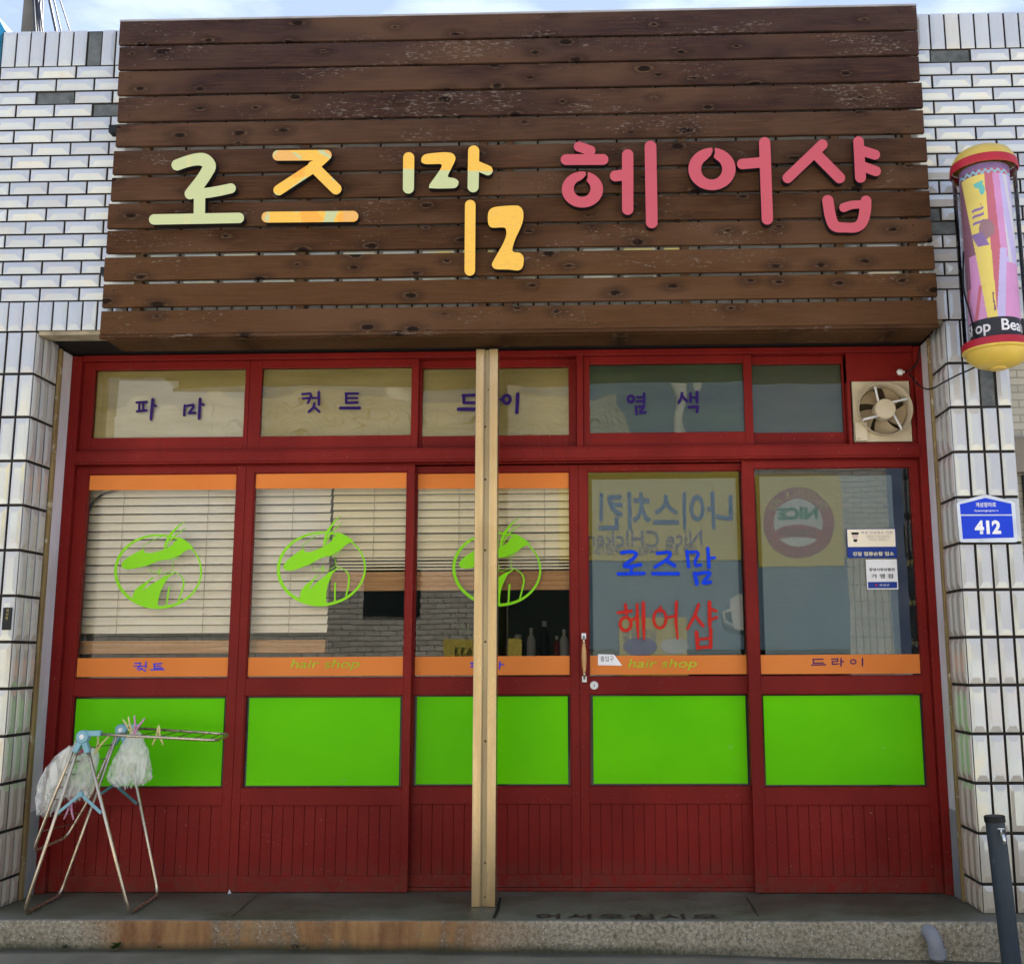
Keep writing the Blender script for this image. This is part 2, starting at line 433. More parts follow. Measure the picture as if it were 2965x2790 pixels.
def rdp(P, eps):
    keep = [0]; n = len(P); P = np.array(P)
    def rec(a, b, out_):
        if b <= a+1: return
        e = P[b]-P[a]; L_ = np.hypot(*e)+1e-12
        d = np.abs((P[a+1:b, 0]-P[a, 0])*e[1]-(P[a+1:b, 1]-P[a, 1])*e[0])/L_
        k = int(d.argmax())
        if d[k] > eps:
            rec(a, a+1+k, out_); out_.append(a+1+k); rec(a+1+k, b, out_)
    h = n//2; out_ = [0]; rec(0, h, out_); out_.append(h); rec(h, n-1, out_); out_.append(n-1)
    return P[out_].tolist()
def shape2d(pos, neg=(), step=1.0):
    """pos/neg: lists of ('s', [(x,y,r)...]) or ('p', [(x,y)...]) in photo pixels -> outlines of their union"""
    xs = []; ys = []
    for k, p in pos:
        r = max((q[2] for q in p), default=0) if k == 's' else 0
        xs += [q[0]-r for q in p]+[q[0]+r for q in p]; ys += [q[1]-r for q in p]+[q[1]+r for q in p]
    x = np.arange(min(xs)-3*step, max(xs)+3*step, step); y = np.arange(min(ys)-3*step, max(ys)+3*step, step)
    X, Y = np.meshgrid(x, y); D = np.full(X.shape, 1e9)
    for k, p in pos: D = np.minimum(D, sd_stroke(X, Y, p) if k == 's' else sd_poly(X, Y, p))
    for k, p in neg: D = np.maximum(D, -(sd_stroke(X, Y, p) if k == 's' else sd_poly(X, Y, p)))
    D[D == 0] = 1e-6
    return [rdp(c, step*.08) for c in contours(D, x, y)]
def outline_mesh(name, loops3, y_front, thick, mats, bevel=0.):
    """loops3: list of loops of (x, z) in metres. Filled, extruded from y_front backwards."""
    cu = bpy.data.curves.new(name, 'CURVE'); cu.dimensions = '2D'; cu.fill_mode = 'BOTH' if thick > .0009 else 'FRONT'
    for lp in loops3:
        sp = cu.splines.new('POLY'); sp.points.add(len(lp)-1)
        for p, q in zip(sp.points, lp): p.co = (q[0], q[1], 0, 1)
        sp.use_cyclic_u = True
    if thick > .0009: cu.extrude = thick/2
    o = bpy.data.objects.new(name, cu); COL.objects.link(o)
    dg = bpy.context.evaluated_depsgraph_get(); me = bpy.data.meshes.new_from_object(o.evaluated_get(dg))
    bpy.data.objects.remove(o); bpy.data.curves.remove(cu)
    for v in me.vertices:
        x, z, h = v.co; v.co = (x, y_front + (thick/2 - h if thick > .0009 else 0), z)
    me.name = name; me.materials.clear()
    for m in (mats if isinstance(mats, (list, tuple)) else [mats]): me.materials.append(m)
    if isinstance(mats, (list, tuple)) and len(mats) > 1 and thick > .0009:
        for p in me.polygons: p.material_index = 0 if abs(p.normal.y) > .7 and p.center.y < y_front+thick*.3 else 1
    return me
def trace(name, pos, Y, mats, parent=None, neg=(), step=1.0, thick=0., bevel=0.):
    """outline traced from the photo, laid on the plane at depth Y"""
    lp = []
    for c in shape2d(pos, neg, step):
        q = [at(p[0], p[1], Y) for p in c]; lp.append([(w.x, w.z) for w in q])
    me = outline_mesh(name, lp, Y, thick, mats)
    return link(name, me, parent, recalc=(thick > .0009))
def CR(x0, y0, sc):
    """converts points measured in an enlarged crop to photo pixels"""
    def f(pts, r=None, smooth=False):
        if r is None and len(pts[0]) == 2: q = [(x0+p[0]/sc, y0+p[1]/sc) for p in pts]; return ('p', smooth_poly(q) if smooth else q)
        q = [(x0+p[0]/sc, y0+p[1]/sc, (p[2] if len(p) > 2 else r)/sc) for p in pts]
        return ('s', spl(q) if smooth and len(q) > 2 else q)
    return f
def words(name, pos, Y, mats, parent, step=1.0, gap=7):
    """lettering: every character its own mesh"""
    it = []
    for k, p in pos:
        r = max((q[2] for q in p), default=0) if k == 's' else 0
        it.append((min(q[0] for q in p)-r, max(q[0] for q in p)+r, (k, p)))
    it.sort(key=lambda q: q[0]); cl = [[it[0]]]; hi = it[0][1]
    for q in it[1:]:
        if q[0] > hi+gap: cl.append([])
        cl[-1].append(q); hi = max(hi, q[1])
    for c in cl:
        B_ = 1.32 if name == 'transom_lettering' else 1.0
        trace(name, [(q[2][0], [(a[0], a[1], a[2]*B_) for a in q[2][1]] if q[2][0] == 's' else q[2][1]) for q in c], Y, mats, parent, step=step)
def ell(cx, cy, rx, ry, n=48, a0=0): return [(cx+rx*math.cos(a0+2*PI*k/n), cy+ry*math.sin(a0+2*PI*k/n)) for k in range(n)]
def ringstroke(c, cx, cy, rx, ry, r): return c([(p[0], p[1], r) for p in ell(cx, cy, rx, ry, 28)]+[(cx+rx, cy, r)])

def text_mesh(name, body, size, mat, shear=0., space=1.0, bold=0., align='CENTER'):
    cu = bpy.data.curves.new(name, 'FONT'); cu.body = body; cu.size = size; cu.align_x = align; cu.align_y = 'CENTER'
    cu.shear = shear; cu.space_character = space; cu.offset = bold; cu.dimensions = '2D'; cu.fill_mode = 'FRONT'; cu.resolution_u = 4
    o = bpy.data.objects.new(name, cu); COL.objects.link(o)
    dg = bpy.context.evaluated_depsgraph_get(); me = bpy.data.meshes.new_from_object(o.evaluated_get(dg))
    bpy.data.objects.remove(o); bpy.data.curves.remove(cu)
    me.name = name; me.materials.clear(); me.materials.append(mat); return me
def text(name, body, c, size, mat, parent=None, width=None, shear=0., bold=0., tilt=0., flip=False, height=None):
    """flat lettering facing -Y (or +Y when flip), centred on c, stretched to width/height"""
    me = text_mesh(name, body, size, mat, shear, 1.0, bold)
    xs = [v.co.x for v in me.vertices]; ys = [v.co.y for v in me.vertices]
    cx, cy = (min(xs)+max(xs))/2, (min(ys)+max(ys))/2
    sx = width/(max(xs)-min(xs)) if width else 1; sy = height/(max(ys)-min(ys)) if height else 1
    for v in me.vertices:
        x, y = (v.co.x-cx)*sx, (v.co.y-cy)*sy
        x, y = x*math.cos(tilt)-y*math.sin(tilt), x*math.sin(tilt)+y*math.cos(tilt)
        v.co = (c[0]+(-x if flip else x), c[1], c[2]+y)
    return link(name, me, parent, recalc=False)

# ================================================================== GROUND AND STEP
ZS = 0.184                                   # top of the step
def road_z(x): return .075-.012*max(0, x+.3)-.010*max(0, x-1.0) if x < 2.6 else .015
def ground_mat():
    m = M('street_concrete', .8)
    v = m.map(); n1 = m.noise(v, 2.2, 7, .62); n2 = m.noise(m.map((1, 1, 1), (3, 1, 0)), 130, 4, .7); n3 = m.noise(m.map((.5, 2.2, 1)), 6, 6)
    c = m.mix(m.rng(n1, .35, .68), (.110, .100, .070), (.220, .195, .140))
    c = m.mix(m.math('MULTIPLY', m.rng(n3, .5, .75), .5), c, (.085, .076, .050))
    c = m.mix(m.rng(n2, .64, .72), c, (.20, .19, .16))
    o = m.sep()
    moss = m.math('MULTIPLY', m.rng(m.math('ADD', o[1], m.math('MULTIPLY', n3, .05)), -.56, -.50), .75)
    c = m.mix(moss, c, (.022, .026, .010))
    far = m.rng(o[1], -1.4, -2.2); c = m.mix(far, c, m.mix(n1, (.38, .36, .32), (.47, .45, .40)))  # unseen outer street made paler to bounce more light onto the shopfront
    m.col(c); m.bump(m.math('ADD', n2, n1), .5, .006)
    m.rough(m.ramp(n1, [(.3, .6), (.7, .9)])); return m()
g = MB()
gx = [-400, -60, -12, -6, -4, -3] + [-2.4+.12*k for k in range(42)] + [3, 4, 6, 12, 60, 400]
gy = [-400, -60, -20, -10, -7, -5, -4, -3, -2.2, -1.6, -1.2, -1.0, -.85, -.75, -.68, -.62, -.57, -.53, -.45, 0, 6, 30, 400]
vs = []
for y in gy:
    for x in gx:
        z = road_z(min(max(x, -3), 3))
        if -2.5 < x < 2.7 and -1.3 < y < -.4: z += .007*(noise.noise(Vector((x*3, y*7, 0)))) - (.008 if -.6 < y < -.4 else 0)
        vs.append((x, y, z))
nx = len(gx)
g.add(vs, [(j*nx+i, j*nx+i+1, (j+1)*nx+i+1, (j+1)*nx+i) for j in range(len(gy)-1) for i in range(nx-1)])
tag(link('ground', g.mesh('ground', ground_mat(), True), recalc=False), kind='structure')

def step_mat():
    m = M('step_concrete', .75)
    o = m.sep(); g_ = m.n.new('ShaderNodeNewGeometry'); nn = m.n.new('ShaderNodeSeparateXYZ'); m.l.new(g_.outputs['Normal'], nn.inputs[0])
    n1 = m.noise(m.map(), 3.2, 7, .6); n2 = m.noise(m.map((1, 1, 1), (5, 0, 2)), 60, 6, .75); n4 = m.noise(m.map((1, 1, .18)), 16, 6, .6)
    vo = m.n.new('ShaderNodeTexVoronoi'); vo.inputs['Scale'].default_value = 105; vv = m.map(); m.l.new(vv, vo.inputs['Vector'])
    sc_ = m.n.new('ShaderNodeSeparateColor'); m.l.new(vo.outputs['Color'], sc_.inputs[0])
    # front face: exposed aggregate, rust stain on the left half
    f = m.mix(m.rng(n1, .3, .7), (.26, .22, .14), (.42, .37, .27))
    f = m.mix(m.rng(n2, .42, .66), f, (.085, .070, .042))
    peb = m.math('MULTIPLY', m.rng(sc_.outputs[0], .80, .84), m.rng(m.math('ADD', vo.outputs['Distance'], m.math('MULTIPLY', n1, .5)), .62, .48))
    f = m.mix(m.math('MULTIPLY', peb, .9), f, (.52, .50, .43))
    w = m.math('ADD', o[0], m.math('MULTIPLY', n1, .5))
    rust = m.math('MULTIPLY', m.rng(w, -1.36, -1.16), m.rng(w, .52, .10))
    rust = m.math('MULTIPLY', rust, m.rng(m.math('ADD', m.math('MULTIPLY', n4, .35), m.math('MULTIPLY', n1, .65)), .33, .46))
    f = m.mix(m.math('MULTIPLY', rust, .92), f, m.mix(m.rng(n4, .35, .65), (.17, .065, .015), (.33, .17, .055)))
    moss = m.math('MULTIPLY', m.rng(m.math('ADD', o[2], m.math('MULTIPLY', n1, .05)), .125, .092), m.rng(o[0], 1.6, .6))
    f = m.mix(m.math('MULTIPLY', moss, .85), f, (.018, .024, .006))
    # top face: dark damp screed
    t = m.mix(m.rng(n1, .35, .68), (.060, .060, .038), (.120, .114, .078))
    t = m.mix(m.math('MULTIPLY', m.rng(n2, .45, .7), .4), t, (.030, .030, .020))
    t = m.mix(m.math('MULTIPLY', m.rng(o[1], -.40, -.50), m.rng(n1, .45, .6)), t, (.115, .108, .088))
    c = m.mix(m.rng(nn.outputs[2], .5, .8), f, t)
    m.col(c); m.bump(m.math('ADD', n2, m.math('MULTIPLY', peb, .6)), .5, .006)
    m.rough(m.mix(m.rng(nn.outputs[2], .5, .8), (.85, .85, .85), m.ramp(n1, [(.35, .38), (.65, .65)]))); return m()
g = MB()
xs = [-4+.05*k for k in range(161)]
def ey(x): return -.500 + .0045*noise.noise(Vector((x*6, 0, 3))) + (.002*noise.noise(Vector((x*40, 0, 3))))
rows = []
for x in xs:
    e = ey(x); zt = ZS + .0025*noise.noise(Vector((x*5, 3, 3)))
    rows.append([(x, 1.0, ZS), (x, -.30, ZS), (x, e+.012, zt), (x, e+.003, zt-.004), (x, e-.001, zt-.013), (x, e+.002, .12), (x, e-.002, .09), (x, e+.004, -.05)])
m_ = len(rows[0]); g.add([p for r in rows for p in r], [(i*m_+k, i*m_+k+1, (i+1)*m_+k+1, (i+1)*m_+k) for i in range(len(rows)-1) for k in range(m_-1)])
stp = link('pavement_step', g.mesh('pavement_step', step_mat(), True)); tag(stp, kind='structure')
# crack lines and faded stencil on the step
MAT['crack'] = plain('crack_line', (.012, .011, .010), None, 10, .9)
def floorstroke(name, pts, r, mat, parent=None, z=ZS+.004):
    lp = []
    for c in shape2d([('s', pts)], step=.0015): lp.append(c)
    me = outline_mesh(name, lp, 0, 0, mat)
    for v in me.vertices: v.co = (v.co.x, v.co.z, z)
    o = link(name, me, parent, recalc=False); return o
def fp(px, py): p = atz(px, py, ZS); return (p.x, p.y)
for k, (pts, r) in enumerate(([(678, 2655), (700, 2627), (728, 2606), (744, 2590)], .0018), ) if False else enumerate([([(670, 2656), (702, 2630), (728, 2606), (744, 2592)], .0018), ([(2162, 2598), (2182, 2630), (2197, 2655)], .002), ([(1430, 2657), (1441, 2635), (1449, 2600)], .006)]):
    q = [(*fp(a, b), r*(1+.3*math.sin(i*2.1))) for i, (a, b) in enumerate(pts)]
    o = floorstroke('step_crack', q, r, MAT['crack']); tag(o, kind='structure')
me = text_mesh('stencil', '어서오십시오', .2, MAT['crack'], 0, 1.15, .004)
xs_ = [v.co.x for v in me.vertices]; ys_ = [v.co.y for v in me.vertices]
a, b = fp(1552, 2655), fp(2082, 2655)
for v in me.vertices:
    u = (v.co.x-min(xs_))/(max(xs_)-min(xs_)); w = (v.co.y-min(ys_))/(max(ys_)-min(ys_))
    v.co = (a[0]+(b[0]-a[0])*u, -.488+.11*w*.75, ZS+.0045)
me.materials.clear(); me.materials.append(plain('worn_black_stencil', (.016, .016, .017), (.052, .047, .036), 55, .5))
o = link('floor_lettering', me, recalc=False); tag(o, kind='structure')

# ================================================================== BUILDING
bld = thing('shop_building', 'white glazed tile shop building with wide dark red sliding front', 'building', (0, 0, ZS))
YW = -.37                                    # tiled wall plane
XL, XR = -2.075, 2.06                        # inner faces of the two pillars
# core: mortar body behind the tiles
def tile_h(mb, x0, x1, z0, z1, y, d=.0085, ridge=True):
    """brick tile with its hipped face, standing on the wall at depth y"""
    j = lambda s: rnd.uniform(-s, s)
    y = y + j(.0012); h = .004; e = .0022
    w, hh = x1-x0, z1-z0
    def P(a, b, c): return (x0+a, y-c, z0+b)
    A = [P(0, 0, 0), P(w, 0, 0), P(w, hh, 0), P(0, hh, 0)]
    B = [P(0, 0, h), P(w, 0, h), P(w, hh, h), P(0, hh, h)]
    C = [P(e, e, h+e*.7), P(w-e, e, h+e*.7), P(w-e, hh-e, h+e*.7), P(e, hh-e, h+e*.7)]
    if w > hh:
        m1, m2 = .016, .032; t = h+.0098
        D = [P(m1, .005, h+.002), P(w-m1, .005, h+.002), P(w-m2, hh*.52, t), P(m2, hh*.52, t)]
        E = [P(w-.012, hh-.008, h+.0025), P(.012, hh-.008, h+.0025)]
        vs = A+B+C+D
        fs = [(0,1,5,4),(1,2,6,5),(2,3,7,6),(3,0,4,7),(4,5,9,8),(5,6,10,9),(6,7,11,10),(7,4,8,11),
              (8,9,13,12),(9,10,14,13),(10,11,15,14),(11,8,12,15),(12,13,14,15)]
    else:
        mx_, mz = w*.25, min(.026, hh*.2); t = h+.0072
        D = [P(mx_, mz, t), P(w-mx_, mz, t), P(w-mx_, hh-mz, t), P(mx_, hh-mz, t)]
        vs = A+B+C+D
        fs = [(0,1,5,4),(1,2,6,5),(2,3,7,6),(3,0,4,7),(4,5,9,8),(5,6,10,9),(6,7,11,10),(7,4,8,11),
              (8,9,13,12),(9,10,14,13),(10,11,15,14),(11,8,12,15),(12,13,14,15)]
    mb.add(vs, fs)
core = MB()
PY0 = YW+.004
core.box(-2.36, XL-.004, PY0, .3, ZS-.1, 2.716)                    # left pillar
core.box(XR+.004, 2.33, PY0, .3, ZS-.1, 2.716)                    # right pillar
core.box(-2.36, 4.2, PY0, -.12, 2.722, 4.222)                     # band above the opening
link('mortar_body', core.mesh('mortar_body', MAT['grout']), bld)
b = MB(); b.box(-2.36, 4.2, -.118, 3.75, 2.76, 2.95); link('roof_slab', b.mesh('roof_slab', MAT['grout']), bld)
b = MB(); b.box(-2.36, 4.2, 3.66, 3.75, 0, 2.755); link('back_wall', b.mesh('back_wall', MAT['grout']), bld)
b = MB(); b.box(-2.36, -2.31, .305, 3.655, 0, 2.755); link('side_wall', b.mesh('side_wall', MAT['grout']), bld)
b = MB(); b.box(2.31, 2.36, .305, 3.655, 0, 2.755); link('side_wall', b.mesh('side_wall', MAT['grout']), bld)
g = MB(); 
# coping on top
patches = []
BW, BH, GR = .1845, .0655, .0092
zr = [4.034-.0654*k for k in range(18)]       # tops of brick rows 4.034 .. 2.92
miss = {(-1.0, 0)}
def xs_at(px, py): return at(px, py, YW).x
missing_pts = [at(345/1.988, 575/1.988, YW), at(625/1.988, 645/1.988, YW), at(1965+1480/1.988, 325/1.988, YW), at(1965+1590/1.988, 1325/1.988, YW), at(1965+1500/1.988, 1240/1.988, YW)]
for r, zt in enumerate(zr):
    off = (0 if r % 2 == 0 else BW/2)
    x = -2.36+ .013 + off - BW
    while x < 4.15:
        x0, x1 = max(x, -2.36), min(x+BW-GR, 4.2)
        if x1-x0 > .02:
            z0 = zt-BH+GR
            gone = any(x0-.004 < p.x < x1+.004 and z0 < p.z < zt for p in missing_pts)
            if gone: patches.append((x0, x1, YW+.0015, YW+.02, z0, zt))
            else: tile_h(g, x0, x1, z0, zt, YW)
        x += BW
# soldier rows
smiss = [at(515/1.988, 290/1.988, YW)]
x = -2.35
while x < 4.15:
    for z0, z1 in ((4.041, 4.222), (2.722, 2.901-.043+.0)):
        x1 = x+.0615
        if any(x-.004 < p.x < x1+.004 and z0 < p.z < z1 for p in smiss): patches.append((x, x1, YW+.0015, YW+.02, z0, z1-.005))
        else: tile_h(g, x, x1, z0, z1+rnd.uniform(-.001, .001), YW)
    x += .0693
# pillar tiles (both pillars), rows .2017 high
rows_z = [2.713-.2017*k for k in range(14)]
cols_R = [XR+.0695*k for k in range(4)]
cols_L = [XL-.0695*(k+1)+.003 for k in range(4)]
hole = at(2400+1580/3.5186, 1000+500/3.5186, YW)
for zt in rows_z:
    z0 = max(zt-.2017+.0125, ZS+.002)
    if z0 > zt-.02: continue
    for c in cols_R+cols_L:
        x0, x1 = c+.0045, c+.0695-.0065
        if x0 < hole.x < x1 and z0 < hole.z < zt: patches.append((x0, x1, YW+.002, YW+.02, z0, zt))
        else: tile_h(g, x0, x1, z0, zt, YW)
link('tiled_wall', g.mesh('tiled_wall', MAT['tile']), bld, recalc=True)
for q in patches: b = MB(); b.box(*q); link('bare_patch', b.mesh('bare_patch', MAT['cement']), bld)
# returns: tiles on the inner sides of the pillars
for side, xf in ((1, XL), (-1, XR)):
    g = MB()
    for zt in rows_z:
        z0 = max(zt-.2017+.0125, ZS+.002)
        if z0 > zt-.02: continue
        for k in range(3):
            t = MB(); tile_h(t, 0, .0595, z0, zt, 0)
            o = len(g.v)
            for v in t.v:
                g.v.append((xf - side*v[1] + side*(-.004), YW+.004+.0685*k+v[0], v[2]))
            for f in t.f: g.f.append([i+o for i in f]); g.mi.append(0)
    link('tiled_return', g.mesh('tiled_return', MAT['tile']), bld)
for side, xf in ((1, XL), (-1, XR)):
    g = MB(); g.box(xf-side*.003, xf+side*.010, -.162, -.140, ZS, 2.70); link('door_channel', g.mesh('door_channel', MAT['rusty_channel']), bld, bevel=.002)
    g = MB(); g.box(xf-side*.003, xf+side*.005, -.137, -.122, ZS, 2.70); link('door_channel', g.mesh('door_channel', MAT['rusty_channel']), bld, bevel=.002)
    g = MB(); g.box(xf-side*.003, xf+side*.003, -.121, -.031, ZS, 2.70); link('plaster_reveal', g.mesh('plaster_reveal', MAT['plaster']), bld)
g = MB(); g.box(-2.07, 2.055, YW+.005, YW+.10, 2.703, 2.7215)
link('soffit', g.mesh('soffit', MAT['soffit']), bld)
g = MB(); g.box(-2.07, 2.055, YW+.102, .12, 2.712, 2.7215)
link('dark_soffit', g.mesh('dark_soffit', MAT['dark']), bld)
# next bay to the right: light brick infill, sill band, window
def smallbrick(name, c1, c2, mort, bw=.11, bh=.036, vertical=False, bump=.5, rough=.5):
    m = M(name, rough)
    sx = m.sep(); cx = m.n.new('ShaderNodeCombineXYZ')
    if vertical: m.l.new(sx[2], cx.inputs[0]); m.l.new(sx[0], cx.inputs[1])
    else: m.l.new(sx[0], cx.inputs[0]); m.l.new(sx[2], cx.inputs[1])
    b = m.n.new('ShaderNodeTexBrick'); m.l.new(cx.outputs[0], b.inputs['Vector'])
    b.inputs['Scale'].default_value = 1.0; b.inputs['Brick Width'].default_value = bw; b.inputs['Row Height'].default_value = bh
    b.inputs['Mortar Size'].default_value = .0035 if bh < .05 else .006; b.inputs['Mortar Smooth'].default_value = .3
    if vertical: b.offset = 0.0
    b.inputs['Color1'].default_value = (*c1, 1); b.inputs['Color2'].default_value = (*c2, 1); b.inputs['Mortar'].default_value = (*mort, 1)
    n1 = m.noise(m.map(), 3, 6)
    m.col(m.mix(m.math('MULTIPLY', m.rng(n1, .45, .75), .4), b.outputs['Color'], (.3, .28, .22)))
    m.bump(m.math('SUBTRACT', 1.0, b.outputs['Fac']), bump, .006); return m()
g = MB(); g.box(2.33, 3.9, -.10, .2, ZS-.1, 2.72)
link('brick_infill', g.mesh('brick_infill', smallbrick('small_pale_brick', (.50, .47, .38), (.40, .38, .30), (.28, .26, .2))), bld)
for q_ in ((-.16, 2.06, 2.22), (-.14, 1.20, 1.24)):
    g = MB(); g.box(2.332, 3.9, q_[0], -.10, q_[1], q_[2]); link('concrete_band', g.mesh('concrete_band', plain('grey_band', (.25, .22, .18), None, 8, .8)), bld)
g = MB(); g.box(2.46, 3.7, -.125, -.10, 1.24, 2.05)
link('side_window', g.mesh('side_window', plain('dark_window', (.03, .045, .05), None, 2, .1)), bld)
g = MB(); g.box(4.06, 4.2, PY0, .3, ZS-.1, 2.716)
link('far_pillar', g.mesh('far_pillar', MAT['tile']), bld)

# ---- red frame
g = MB()
g.box(-2.073, -2.026, -.030, .10, ZS, 2.70); g.box(2.022, 2.058, -.030, .10, ZS, 2.70)            # jambs
g.box(-2.026, 2.022, -.034, .10, 2.157, 2.224)                                                     # middle rail
g.box(-2.026, 2.022, -.041, -.034, 2.166, 2.214)
g.box(-2.026, 2.022, -.020, .10, 2.676, 2.705)                                                     # head
g.box(.401, .432, -.022, .09, 2.224, 2.676)                                                        # transom mullion
g.box(-2.026, 2.022, .035, .10, ZS+.0005, ZS+.016)                                                 # threshold track
g.box(-2.026, 2.022, .006, .012, 2.150, 2.157)
link('door_frame', g.mesh('door_frame', MAT['red']), bld, bevel=.0025)
g = MB(); g.box(1.706, 2.022, .0, .02, 2.534, 2.676)
g.box(1.700, 1.716, -.012, .06, 2.224, 2.534); g.box(2.004, 2.022, .0, .06, 2.224, 2.534); g.box(1.716, 2.004, .0, .06, 2.224, 2.236)
link('fan_surround', g.mesh('fan_surround', MAT['red']), bld, bevel=.002)

# ---- sliding doors
def pane(name, x0, x1, z0, z1, y, mat, parent, t=.004):
    b = MB(); b.box(x0, x1, y, y+t, z0, z1); 
    # only a front sheet so light passes once
    b = MB().quad((x0, y, z0), (x1, y, z0), (x1, y, z1), (x0, y, z1))
    return link(name, b.mesh(name, mat), parent, recalc=False)
doors = []
specs = [  # x0, glass x0, glass x1, x1, y
    (-2.026, -1.971, -1.241, -1.1985, 0.0), (-1.1975, -1.158, -.415, -.380, 0.0),
    (-.415, -.378, .364, .4045, .045), (.4055, .448, 1.192, 1.235, .045), (1.186, 1.240, 1.984, 2.020, 0.0)]
for k, (x0, g0, g1, x1, y) in enumerate(specs):
    d = MB(); zb = ZS+.003 if y == 0 else ZS+.017; zt = 2.149
    y1 = y+.034
    d.box(x0, g0, y, y1, zb, zt); d.box(g1, x1, y, y1, zb, zt)
    d.box(g0, g1, y, y1, 2.117, zt); d.box(g0, g1, y, y1, 1.061, 1.139); d.box(g0, g1, y, y1, .566, .642); d.box(g0, g1, y+.001, y1, zb, .257)
    # glazing beads
    for (a, b_) in ((1.139, 2.117), (.642, 1.061)):
        d.box(g0, g0+.005, y+.004, y1, a, b_); d.box(g1-.005, g1, y+.004, y1, a, b_)
        d.box(g0+.005, g1-.005, y+.004, y1, a, a+.004); d.box(g0+.005, g1-.005, y+.004, y1, b_-.004, b_)
    dr = link('sliding_door', d.mesh('sliding_door', MAT['red']), bld, bevel=.0018)
    doors.append(dr)
    w = MB(); n = max(1, round((g1-g0)/.0505)); p = (g1-g0)/n
    for i in range(n): w.box(g0+i*p+(.0013 if i else 0), g0+(i+1)*p-(.0013 if i < n-1 else 0), y+.0075+rnd.uniform(-.0006, .0006), y1-.004, .257, .566)
    w.box(g0, g1, y+.0125, y1-.006, .257, .566)
    link('board_panel', w.mesh('board_panel', MAT['red']), dr, bevel=.0015)
    pane('glass_pane', g0+.005, g1-.005, 1.143, 2.113, y+.014, MAT['glass'], dr)
    b = MB(); b.box(g0+.005, g1-.005, y+.022, y+.026, .646, 1.057); link('lower_glass', b.mesh('lower_glass', plain('dark_lower_glass', (.03, .035, .035), None, 3, .08)), dr)
    l_, r_ = (.006, .012)[k in (1, 2)], .010
    b = MB(); b.box(g0+.006+l_*(1 if k != 3 else 2), g1-.006-r_, y+.0165, y+.0205, .652+rnd.uniform(0, .003), 1.050+rnd.uniform(-.002, .002))
    link('green_panel', b.mesh('green_panel', MAT['green']), dr)
    if k in (0, 1, 2):
        b = MB(); b.quad((g0+.006, y+.012, 2.040), (g1-.006, y+.012, 2.036), (g1-.006, y+.012, 2.112), (g0+.006, y+.012, 2.112)); link('orange_strip', b.mesh('orange_strip', MAT['orange']), dr, recalc=False)
    b = MB(); b.quad((g0+.006, y+.012, 1.150), (g1-.006, y+.012, 1.150), (g1-.006, y+.012, 1.238), (g0+.006, y+.012, 1.237)); link('orange_strip', b.mesh('orange_strip', MAT['orange']), dr, recalc=False)

# green hat-lady emblem, traced once, set on three panes
G = CR(300, 1480, 6.2125)
logo_pos = [G([(p[0], p[1], 22+7*math.cos(2*PI*i/56-2.6)) for i, p in enumerate(ell(985, 1078, 770, 650, 56))]+[(1755, 1078, 20)]),
    G([(315,980),(330,920),(390,860),(480,800),(600,730),(715,680),(745,745),(850,750),(960,725),(1080,690),(1160,650),(1240,600),(1270,540),(1350,515),(1330,455),(1420,490),(1500,540),(1620,650),(1580,670),(1500,700),(1430,740),(1390,780),(1300,810),(1220,840),(1160,870),(1070,875),(950,905),(800,970),(600,1020),(450,1045),(350,1025)]),
    G([(1098,690,16),(1110,600,20),(1190,440,26),(1300,310,18),(1390,230,10),(1475,175,3)], smooth=True), G([(1130,640,9),(1220,500,13),(1330,400,11),(1420,335,7),(1490,290,3)], smooth=True),
    G([(735,700,5),(700,625,5),(860,530,6),(1060,445,7)]),
    G([(820,1000,5),(840,1070,5),(890,1100,5),(960,1085,6),(1030,1030,9)], smooth=True), G([(1015,1040,12),(990,1140,12)]), G([(1000,1115,5),(1100,1115,5),(1180,1090,5),(1250,1050,7),(1245,900,4)]),
    G([(1280,1078),(1200,1130),(1100,1160),(980,1240),(860,1310),(700,1430),(760,1340),(820,1260),(920,1180),(880,1180),(760,1270),(640,1340),(560,1420),(520,1520),(530,1600),(600,1660),(720,1720),(850,1748),(980,1748),(975,1650),(1000,1520),(1040,1400),(1100,1290),(1160,1190),(1300,1090)]),
    G([(1290,1090,6),(1380,1150,9),(1430,1220,13),(1440,1310,16),(1410,1430,16),(1340,1620,14)], smooth=True), G([(1180,1370,15),(1160,1480,16),(1130,1680,14)]), G([(990,1722,8),(1060,1720,9),(1120,1690,9)]),
    G([(1200,845,6),(1300,830,6),(1375,780,4)]), G([(1180,870,6),(1270,868,5),(1365,858,3)])]
lc = (300+985/6.2125, 1480+1078/6.2125)
loops = shape2d(logo_pos, (), .8)
lbase = [[at(p[0], p[1], .010) for p in c] for c in loops]; c0 = at(*lc, .010)
for dr, (cx, cy, rot_, yy) in zip(doors[:3], ((lc[0], lc[1], 0, .0105), (760+1065/6.2125, 1480+1030/6.2125, 7.5, .0105), (1000+873/1.988, 1350+590/1.988, 3, .0555))):
    cc = at(cx, cy, yy); a = math.radians(rot_)
    lp = [[(cc.x+(p.x-c0.x)*math.cos(a)-(p.z-c0.z)*math.sin(a), cc.z+(p.x-c0.x)*math.sin(a)+(p.z-c0.z)*math.cos(a)) for p in c] for c in lbase]
    link('hat_lady_emblem', outline_mesh('emblem', lp, yy, 0, MAT['leaf_green']), dr, recalc=False)

